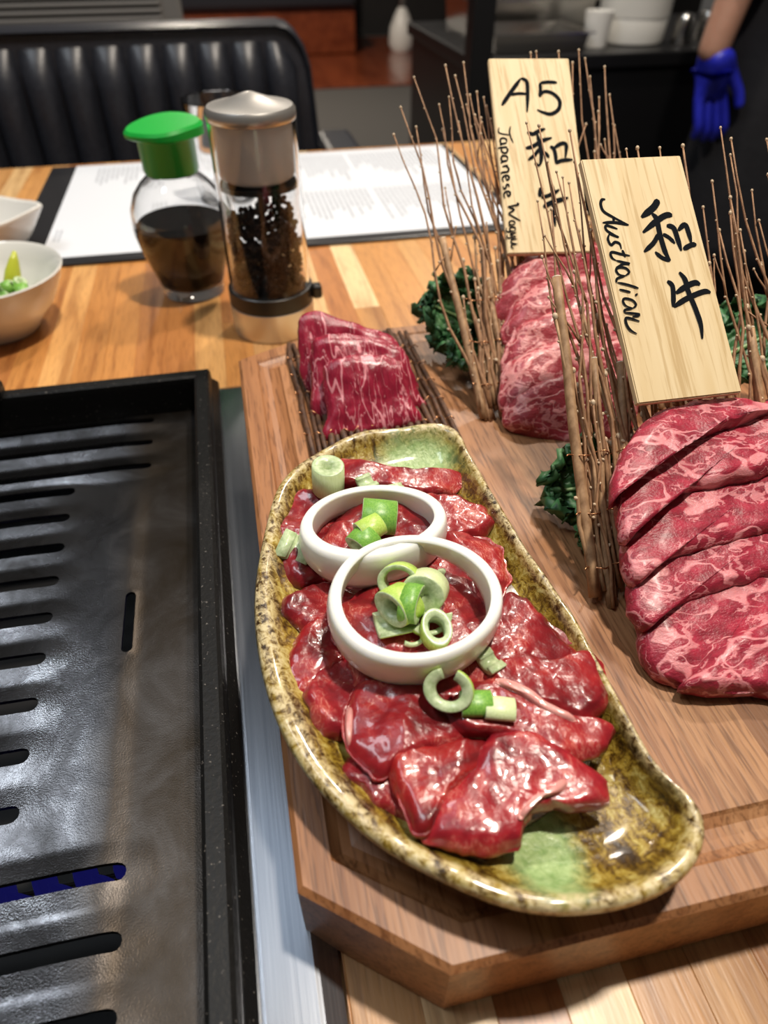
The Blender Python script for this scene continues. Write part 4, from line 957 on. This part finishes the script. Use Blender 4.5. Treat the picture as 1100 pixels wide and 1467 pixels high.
# ================================================================== DRINKING GLASS
gc = ony(311, 140, 0.80); gh = gc.z - 0.0041; gc.z = 0.0041
tum = thing('drinking_glass', gc, 'empty tapered drinking glass standing on the menu behind the mill', 'glass')
lathe('glass', [(0.0005, 0), (0.022, 0), (0.0245, 0.002), (0.030, gh * 0.5), (0.0365, gh - 0.001), (0.0358, gh), (0.0350, gh - 0.001), (0.0285, gh * 0.5), (0.0225, 0.006), (0.0005, 0.005)], gc, M_glass, tum, 40)

# ================================================================== DISHES AT THE LEFT
bc = onz(-24, 400, 0.040); bc.z = 0
bowl = lathe('bowl', [(0.0005, 0.0), (0.028, 0.0), (0.030, 0.002), (0.034, 0.008), (0.048, 0.022), (0.057, 0.038), (0.0605, 0.046), (0.0595, 0.0472), (0.0565, 0.045), (0.052, 0.036), (0.046, 0.028), (0.030, 0.012), (0.0005, 0.009)], bc, M_ceramic, None, 56, 0.94, 0.94, label='round white ceramic bowl holding chopped greens', cat='bowl')
rnd = random.Random(4)
for k in range(22):
    a = rnd.uniform(0, 6.28); r = 0.026 * math.sqrt(rnd.random()); p = bc + Vector((0.010 + r * math.cos(a), -0.006 + r * math.sin(a), 0.0255 + rnd.uniform(0, 0.011) - 0.15 * r))
    ax = Vector((rnd.uniform(-1, 1), rnd.uniform(-1, 1), rnd.uniform(0.2, 1))); rr_ = rnd.uniform(0.0035, 0.0055); hh = rnd.uniform(0.003, 0.006)
    u, v = frame_of(ax); ax.normalize(); seg = 14; V = []; Fc = []; mi = []
    lp = [(rr_, -hh), (rr_, hh), (rr_ * 0.55, hh), (rr_ * 0.55, -hh)]
    for (q, d) in lp:
        for j in range(seg): V.append(p + (u * math.cos(6.2832 * j / seg) + v * math.sin(6.2832 * j / seg)) * q + ax * d)
    for i in range(4):
        for j in range(seg): Fc.append([i * seg + j, i * seg + (j + 1) % seg, ((i + 1) % 4) * seg + (j + 1) % seg, ((i + 1) % 4) * seg + j]); mi.append(0 if i == 0 else 1)
    mesh('chopped_scallion', V, Fc, [M_sc_dark, M_sc_in], None, True, mats=mi, label='chopped green scallion ring in the round white bowl', cat='scallion', group='chopped scallions in the bowl')
P = [bc + Vector((0.012, 0.012, 0.024)), bc + Vector((0.016, 0.018, 0.036)), bc + Vector((0.021, 0.024, 0.050))]
tube('pickle_strip', [P[0], P[0].lerp(P[1], .5), P[1], P[1].lerp(P[2], .6), P[2]], [0.004, 0.0062, 0.0058, 0.0035, 0.0012], M_lime, None, 10, label='yellow green pickle strip standing in the round white bowl', cat='pickle')
dc = onz(-55, 318, 0.032); dc.z = 0
V = []; Fc = []; seg = 64
prof = [(0.5, 0.0), (0.53, 0.002), (0.75, 0.016), (0.97, 0.034), (1.0, 0.0375), (0.985, 0.0390), (0.94, 0.0365), (0.72, 0.020), (0.5, 0.010), (0.02, 0.009)]
for (k, z) in prof:
    for j in range(seg):
        a = 2 * math.pi * j / seg; c_, s_ = math.cos(a), math.sin(a)
        e = (abs(c_) ** 1.25 + abs(s_) ** 1.25) ** (-1 / 1.25)
        lift = 0.004 * (abs(c_) ** 8) if z > 0.03 else 0
        V.append(dc + Vector((0.072 * e * c_ * k, 0.060 * e * s_ * k, z + lift)))
for i in range(len(prof) - 1):
    for j in range(seg): Fc.append([i * seg + j, i * seg + (j + 1) % seg, (i + 1) * seg + (j + 1) % seg, (i + 1) * seg + j])
Fc.append([j for j in range(seg)][::-1]); Fc.append([(len(prof) - 1) * seg + j for j in range(seg)])
mesh('boat_dish', V, Fc, M_ceramic, None, True, label='white boat shaped dish with a pointed corner behind the round bowl', cat='dish')

# ================================================================== CHAIR (channelled black leather)
CY = 1.16
chair = thing('leather_chair', (-0.12, 1.40, -0.75), 'black leather chair with vertical channels across its back', 'chair')
cxm = -0.115
def backhalf(z):  # half width at height z
    t = max(0, min(1, (0.118 - z) / 0.075)); return 0.215 + 0.045 * math.sqrt(1 - (1 - t) ** 2) + 0.02 * max(0, (0.04 - z) / 0.35)
zsx = [0.118, 0.114, 0.105, 0.09, 0.065, 0.03, -0.05, -0.15, -0.33]
V = []; Fc = []
out = [(cxm + backhalf(z), z) for z in zsx] + [(cxm - backhalf(z), z) for z in zsx[::-1]]
N = len(out)
ccx, ccz = cxm, -0.1
for (dy, k) in ((0.0, 0.965), (-0.008, 0.985), (0.006, 1.0), (0.05, 1.0), (0.062, 0.98)):
    for (x, z) in out: V.append(Vector((ccx + (x - ccx) * k, CY + dy + (0.12 - z) * -0.10 + 0.02, ccz + (z - ccz) * k)))
for i in range(4):
    for j in range(N): Fc.append([i * N + j, i * N + (j + 1) % N, (i + 1) * N + (j + 1) % N, (i + 1) * N + j])
Fc.append([j for j in range(N)][::-1]); Fc.append([4 * N + j for j in range(N)])
autosmooth(mesh('back_shell', V, Fc, M_leather, chair, True), 50)
nch = 10; wch = 0.0475
for c in range(nch):
    x0 = cxm - nch * wch / 2 + c * wch; V = []; Fc = []; nu, nv = 10, 16
    for j in range(nv + 1):
        for i in range(nu + 1):
            u = i / nu; x = x0 + wch * u
            top = 0.098 - 0.035 * max(0, (abs(x - cxm) - 0.20) / 0.04) ** 2
            v = j / nv; z = -0.33 + (top + 0.33) * v
            bul = 0.024 * (math.sin(math.pi * u) ** 0.55) * min(1, (1 - v) * 12) ** 0.5
            V.append(Vector((x, CY + 0.020 + (0.12 - z) * -0.10 - bul + 0.002, z)))
    for j in range(nv):
        for i in range(nu): Fc.append([j * (nu + 1) + i, j * (nu + 1) + i + 1, (j + 1) * (nu + 1) + i + 1, (j + 1) * (nu + 1) + i])
    mesh('channel', V, Fc, M_leather, chair, True)
box('seat', (cxm - 0.26, 0.80, -0.40), (cxm + 0.26, CY + 0.05, -0.30), M_leather, chair, 0.03, 4)
for s in (-1, 1):
    box('arm', (cxm + s * 0.295 - 0.03, 0.98, -0.09), (cxm + s * 0.295 + 0.03, CY + 0.09, -0.035), M_leather, chair, 0.012, 3)
    for y in (0.86, CY + 0.03): box('leg', (cxm + s * 0.22 - 0.015, y - 0.015, -0.75), (cxm + s * 0.22 + 0.015, y + 0.015, -0.40), M_black, chair, 0.002)
    box('arm_post', (cxm + s * 0.295 - 0.015, 1.02, -0.38), (cxm + s * 0.295 + 0.015, 1.07, -0.09), M_black, chair, 0.002)
# grey ribbed seat back behind it
q0 = ony(-60, 60, 1.75); q1 = ony(264, 40, 1.75)
bench = thing('bench', (q0.x / 2 + q1.x / 2, 1.78, -0.75), 'grey ribbed bench back behind the black leather chair', 'bench')
box('bench_panel', (q0.x - 0.6, 1.762, -0.75), (q1.x, 1.82, 0.20), M_greyrib, bench, 0.008)
z = q1.z - 0.05
while z < 0.17:
    box('rib', (q0.x - 0.58, 1.752, z), (q1.x - 0.04, 1.764, z + 0.0085), M_greyrib, bench, 0.003, 2); z += 0.0125

# ================================================================== PREP COUNTER AND ITS THINGS
KY = 1.72
kA = ony(690, 84, KY); KZ = kA.z
kx0 = ony(672, 150, KY).x; kx1 = 2.4
counter = thing('prep_counter', ((kx0 + kx1) / 2, KY + 0.3, -0.75), 'black prep counter in the kitchen beyond the table', 'counter')
box('cabinet', (kx0 + 0.01, KY + 0.01, -0.75), (kx1, KY + 0.60, KZ - 0.03), M_counter, counter, 0.004)
box('worktop', (kx0, KY, KZ - 0.03), (kx1, KY + 0.62, KZ), M_counter, counter, 0.004)
box('side_post', (kx0 - 0.005, KY - 0.005, -0.75), (kx0 + 0.045, KY + 0.05, 0.40), M_counter, counter, 0.004)
def on_counter(x, y, dy): return ony(x, y, KY + dy)
# steel trays
tx0 = on_counter(705, 70, 0.05).x; tx1 = on_counter(838, 70, 0.05).x
def tray(x0, x1, y0, y1, z, h, label):
    V = []; Fc = []
    L = [(0.0, 0), (-0.004, h), (-0.012, h + 0.001), (-0.012, h - 0.003)]
    ins = [(0.004, h - 0.001), (0.006, 0.003)]
    lp = [(x0 + 0.006, y0 + 0.006, x1 - 0.006, y1 - 0.006, z + 0.0), (x0, y0, x1, y1, z + h), (x0 - 0.01, y0 - 0.01, x1 + 0.01, y1 + 0.01, z + h), (x0 - 0.01, y0 - 0.01, x1 + 0.01, y1 + 0.01, z + h + 0.003), (x0 + 0.003, y0 + 0.003, x1 - 0.003, y1 - 0.003, z + h + 0.003), (x0 + 0.009, y0 + 0.009, x1 - 0.009, y1 - 0.009, z + 0.003)]
    for (a, b, c, d, zz) in lp: V += [(a, b, zz), (c, b, zz), (c, d, zz), (a, d, zz)]
    for i in range(len(lp) - 1):
        for k in range(4): Fc.append([i * 4 + k, i * 4 + (k + 1) % 4, (i + 1) * 4 + (k + 1) % 4, (i + 1) * 4 + k])
    Fc.append([3, 2, 1, 0]); Fc.append([20, 21, 22, 23])
    return mesh('steel_tray', V, Fc, M_steel2, None, False, label=label, cat='tray')
tray(tx0, tx1, KY + 0.04, KY + 0.22, KZ + 0.0005, 0.035, 'shallow steel tray at the corner of the prep counter')
tray(tx0 + 0.02, tx1 + 0.12, KY + 0.28, KY + 0.52, KZ + 0.0005, 0.075, 'deep steel pan at the back of the prep counter')
pb = on_counter(908, 72, 0.12); rw_ = (on_counter(955, 40, 0.12).x - on_counter(865, 40, 0.12).x) / 2
tub = thing('takeout_tub', (pb.x, pb.y + rw_ * 0.4, KZ), 'tall white plastic tub on the prep counter', 'tub')
tp = Vector((pb.x, pb.y + rw_ * 0.4, KZ + 0.0005))
lathe('tub_body', [(0.0, 0), (rw_ * 0.88, 0), (rw_ * 0.93, 0.003), (rw_ * 0.985, 0.05), (rw_ * 0.97, 0.052), (rw_ * 1.0, 0.054), (rw_ * 1.05, 0.17), (0, 0.17)], tp, M_white, tub, 40)
lathe('tub_lid', [(0, 0.1702), (rw_ * 1.10, 0.1702), (rw_ * 1.10, 0.182), (rw_ * 1.0, 0.184), (0, 0.182)], tp, M_white, tub, 40)
pg = on_counter(868, 66, 0.10); lathe('small_cup', [(0.0005, 0), (0.026, 0), (0.034, 0.07), (0.0325, 0.07), (0.025, 0.004), (0.0005, 0.003)], (pg.x - 0.03, pg.y, KZ + 0.0005), M_frost, None, 32, label='small translucent plastic cup beside the tall white tub', cat='cup')
for k in range(4):
    ps = on_counter(975 + 16 * k, 58, 0.10 + 0.05 * (k % 2))
    lathe('steel_shaker', [(0.0, 0), (0.024, 0), (0.025, 0.003), (0.022, 0.035), (0.023, 0.045), (0.016, 0.058), (0.0, 0.062)], (ps.x + 0.03 * k, ps.y, KZ + 0.0005), M_steel2, None, 28, label='small domed steel shaker beside the tall white tub', cat='shaker', group='steel shakers on the prep counter')
# cream card leaning on the counter corner post
e0 = ony(655, 55, 1.50)
cardt = bmesh.new()
e1_ = [ony(652, 26, 2.62), ony(680, 22, 2.62), ony(679, 72, 2.62), ony(658, 44, 2.62)]
stand = thing('leaflet_stand', (e1_[2].x, 2.62, -0.75), 'pale leaflet in a dark floor stand beside the prep counter', 'stand')
vv = [p for p in e1_] + [p + Vector((0, 0.006, 0)) for p in e1_]
mesh('leaflet', vv, [[0, 1, 2, 3], [7, 6, 5, 4]] + [[i, i + 4, (i + 1) % 4 + 4, (i + 1) % 4] for i in range(4)], M_cream, stand, False)
tube('stand_pole', [Vector((e1_[2].x - 0.01, 2.63, -0.74)), Vector((e1_[2].x - 0.01, 2.63, e1_[0].z + 0.05))], 0.008, M_black, stand, 10)
lathe('stand_base', [(0.0, 0), (0.09, 0), (0.09, 0.008), (0.02, 0.014), (0, 0.014)], (e1_[2].x - 0.01, 2.63, -0.75), M_black, stand, 32)

# far dark booth and pale post on the wooden floor
bth = thing('booth', (0.6, 6.9, -0.735), 'dark booth bench standing far back on the red brown floor', 'booth')
box('seat_base', (-1.6, 6.7, -0.735), (1.2, 7.3, -0.42), M_redwood, bth, 0.02)
box('seat_cushion', (-1.6, 6.65, -0.42), (1.2, 7.3, -0.28), M_leather, bth, 0.04, 3)
box('booth_back', (-1.6, 7.2, -0.28), (1.2, 7.45, 0.5), M_leather, bth, 0.04, 3)
fp = onz(575, 72, -0.735)
post = thing('floor_post', (fp.x, fp.y, -0.735), 'slim metal post with a pale rounded foot on the red brown floor', 'post')
lathe('foot', [(0.0, 0), (0.085, 0), (0.11, 0.05), (0.10, 0.16), (0.06, 0.25), (0.03, 0.30), (0, 0.30)], (fp.x, fp.y, -0.735), M_white, post, 28)
lathe('pole', [(0.0, 0.30), (0.028, 0.30), (0.028, 1.5), (0, 1.5)], (fp.x, fp.y, -0.735), M_steel2, post, 16)

# ================================================================== PERSON
HY = 1.42
wr = ony(1024, 66, HY); tipc = ony(1012, 202, HY); elb = wr + Vector((0.06, 0.03, 0.235)); sho = elb + Vector((0.075, 0.03, 0.27))
hipx = sho.x + 0.18; FZ = -0.75
person = thing('person', (hipx, HY + 0.05, FZ), 'person in black work clothes with a blue glove beside the counter', 'person')
def skin(name, J, E, mat, parent, sub=2, root=0):
    me = bpy.data.meshes.new(name); og = J[root][0]
    me.from_pydata([Vector(p) - og for p, r in J], E, []); me.materials.append(mat)
    o = bpy.data.objects.new(name, me); put(o, name, parent, og)
    md = o.modifiers.new('skin', 'SKIN'); md.use_smooth_shade = True
    for i, sv in enumerate(me.skin_vertices[0].data):
        r = J[i][1]; sv.radius = r if isinstance(r, tuple) else (r, r); sv.use_root = (i == root)
    s = o.modifiers.new('sub', 'SUBSURF'); s.levels = sub; s.render_levels = sub
    return o
def V3(*a): return Vector(a)
pel = V3(hipx, HY + 0.06, 0.20); chest = V3(hipx, HY + 0.07, 0.52); neck = V3(hipx, HY + 0.06, 0.76); headb = V3(hipx, HY + 0.04, 0.84); headt = V3(hipx, HY + 0.03, 0.97)
shoR = V3(2 * hipx - sho.x, sho.y, sho.z); elbR = shoR + V3(0.05, 0.0, -0.28); wrR = elbR + V3(0.0, -0.08, -0.23); haR = wrR + V3(0, -0.03, -0.08)
hipL, kneeL, ankL, toeL = V3(hipx - 0.10, HY + 0.06, 0.12), V3(hipx - 0.11, HY + 0.05, FZ + 0.50), V3(hipx - 0.11, HY + 0.08, FZ + 0.09), V3(hipx - 0.12, HY - 0.08, FZ + 0.05)
hipR, kneeR, ankR, toeR = [V3(2 * hipx - p.x, p.y, p.z) for p in (hipL, kneeL, ankL, toeL)]
skin('body', [(pel, (0.14, 0.10)), (chest, (0.15, 0.11)), (neck, 0.055), (headb, 0.07), (headt, 0.085), (sho, 0.06), (elb, 0.042), (wr, 0.030), (wr - V3(0.002, 0, 0.03), 0.03), (shoR, 0.06), (elbR, 0.042), (wrR, 0.03), (haR, (0.04, 0.02)), (hipL, 0.085), (kneeL, 0.058), (ankL, 0.04), (hipR, 0.085), (kneeR, 0.058), (ankR, 0.04), (toeL, 0.04), (toeR, 0.04)],
     [(0, 1), (1, 2), (2, 3), (3, 4), (1, 5), (5, 6), (6, 7), (7, 8), (1, 9), (9, 10), (10, 11), (11, 12), (0, 13), (13, 14), (14, 15), (0, 16), (16, 17), (17, 18), (15, 19), (18, 20)], M_skin, person)
cuff = elb.lerp(wr, 0.72)
skin('shirt', [(pel - V3(0, 0, 0.03), (0.20, 0.13)), (chest, (0.19, 0.13)), (neck - V3(0, 0, 0.06), 0.085), (sho, 0.08), (elb, 0.062), (cuff, 0.052), (shoR, 0.08), (elbR, 0.062), (elbR.lerp(wrR, 0.7), 0.052)], [(0, 1), (1, 2), (1, 3), (3, 4), (4, 5), (1, 6), (6, 7), (7, 8)], M_cloth, person)
skin('trousers', [(pel, (0.185, 0.125)), (hipL, 0.105), (kneeL, 0.082), (ankL, 0.07), (hipR, 0.105), (kneeR, 0.082), (ankR, 0.07)], [(0, 1), (1, 2), (2, 3), (0, 4), (4, 5), (5, 6)], M_cloth, person)
# apron panel hanging in front of the body
ax0 = ony(1075, 120, HY - 0.06).x
V = []; Fc = []; nu, nv = 14, 16
for j in range(nv + 1):
    for i in range(nu + 1):
        u = i / nu; v = j / nv
        V.append(V3(ax0 + 0.015 * math.sin(v * 4) + 0.40 * u - 0.03 * v, HY - 0.10 + 0.16 * (2 * u - 1) ** 2 + 0.008 * math.sin(u * 18 + v * 3), 0.45 - 0.85 * v))
for j in range(nv):
    for i in range(nu): Fc.append([j * (nu + 1) + i, j * (nu + 1) + i + 1, (j + 1) * (nu + 1) + i + 1, (j + 1) * (nu + 1) + i])
ap = mesh('apron', V, Fc, M_cloth, person, True); ap.modifiers.new('t', 'SOLIDIFY').thickness = 0.004
# gloved hand, fingers pointing down
kn = wr.lerp(tipc, 0.52); L = (tipc - wr).length; dn = (tipc - wr).normalized(); sd = V3(1, 0.15, 0).normalized(); fw = V3(0, -1, 0)
J = [(wr + V3(0, 0, 0.005), (0.036, 0.03)), (wr + dn * 0.03, (0.036, 0.026)), (wr + dn * L * 0.32, (0.044, 0.022))]; E = [(0, 1), (1, 2)]
for k, (off, ln) in enumerate(((-0.030, 0.86), (-0.010, 0.98), (0.010, 1.0), (0.029, 0.90))):
    b = len(J); s_ = sd * off
    J += [(wr + dn * L * 0.50 + s_ * 0.95, 0.0115), (wr + dn * L * 0.68 + s_ * 1.1 + fw * 0.008, 0.0100), (wr + dn * L * (0.68 + 0.17 * ln) + s_ * 1.15 + fw * 0.014, 0.0092), (wr + dn * L * (0.68 + 0.32 * ln) + s_ * 1.15 + fw * 0.010 * 0 , 0.0082)]
    E += [(2, b), (b, b + 1), (b + 1, b + 2), (b + 2, b + 3)]
b = len(J); J += [(wr + dn * L * 0.24 + sd * 0.036 + fw * 0.012, 0.013), (wr + dn * L * 0.46 + sd * 0.050 + fw * 0.03, 0.011), (wr + dn * L * 0.62 + sd * 0.050 + fw * 0.035, 0.0095)]
E += [(1, b), (b, b + 1), (b + 1, b + 2)]
skin('glove', J, E, M_glove, person, 2, 2)
# head details
lathe('hair', [(0.0, 0.15), (0.06, 0.14), (0.098, 0.10), (0.104, 0.05), (0.10, 0.0), (0.06, 0.0)], headb + V3(0, 0.012, 0.02), M_hair, person, 24)
for s in (-1, 1):
    lathe('eye', [(0.0, -0.011), (0.009, -0.006), (0.011, 0), (0.009, 0.006), (0.0, 0.011)], headb + V3(s * 0.032, -0.088, 0.055), M_white, person, 12)
    box('shoe', (hipx + s * 0.11 - 0.05, HY - 0.16, FZ), (hipx + s * 0.11 + 0.05, HY + 0.13, FZ + 0.10), M_black, person, 0.03, 3)
tube('nose', [headb + V3(0, -0.085, 0.055), headb + V3(0, -0.105, 0.025), headb + V3(0, -0.09, 0.018)], [0.008, 0.013, 0.008], M_skin, person, 8)
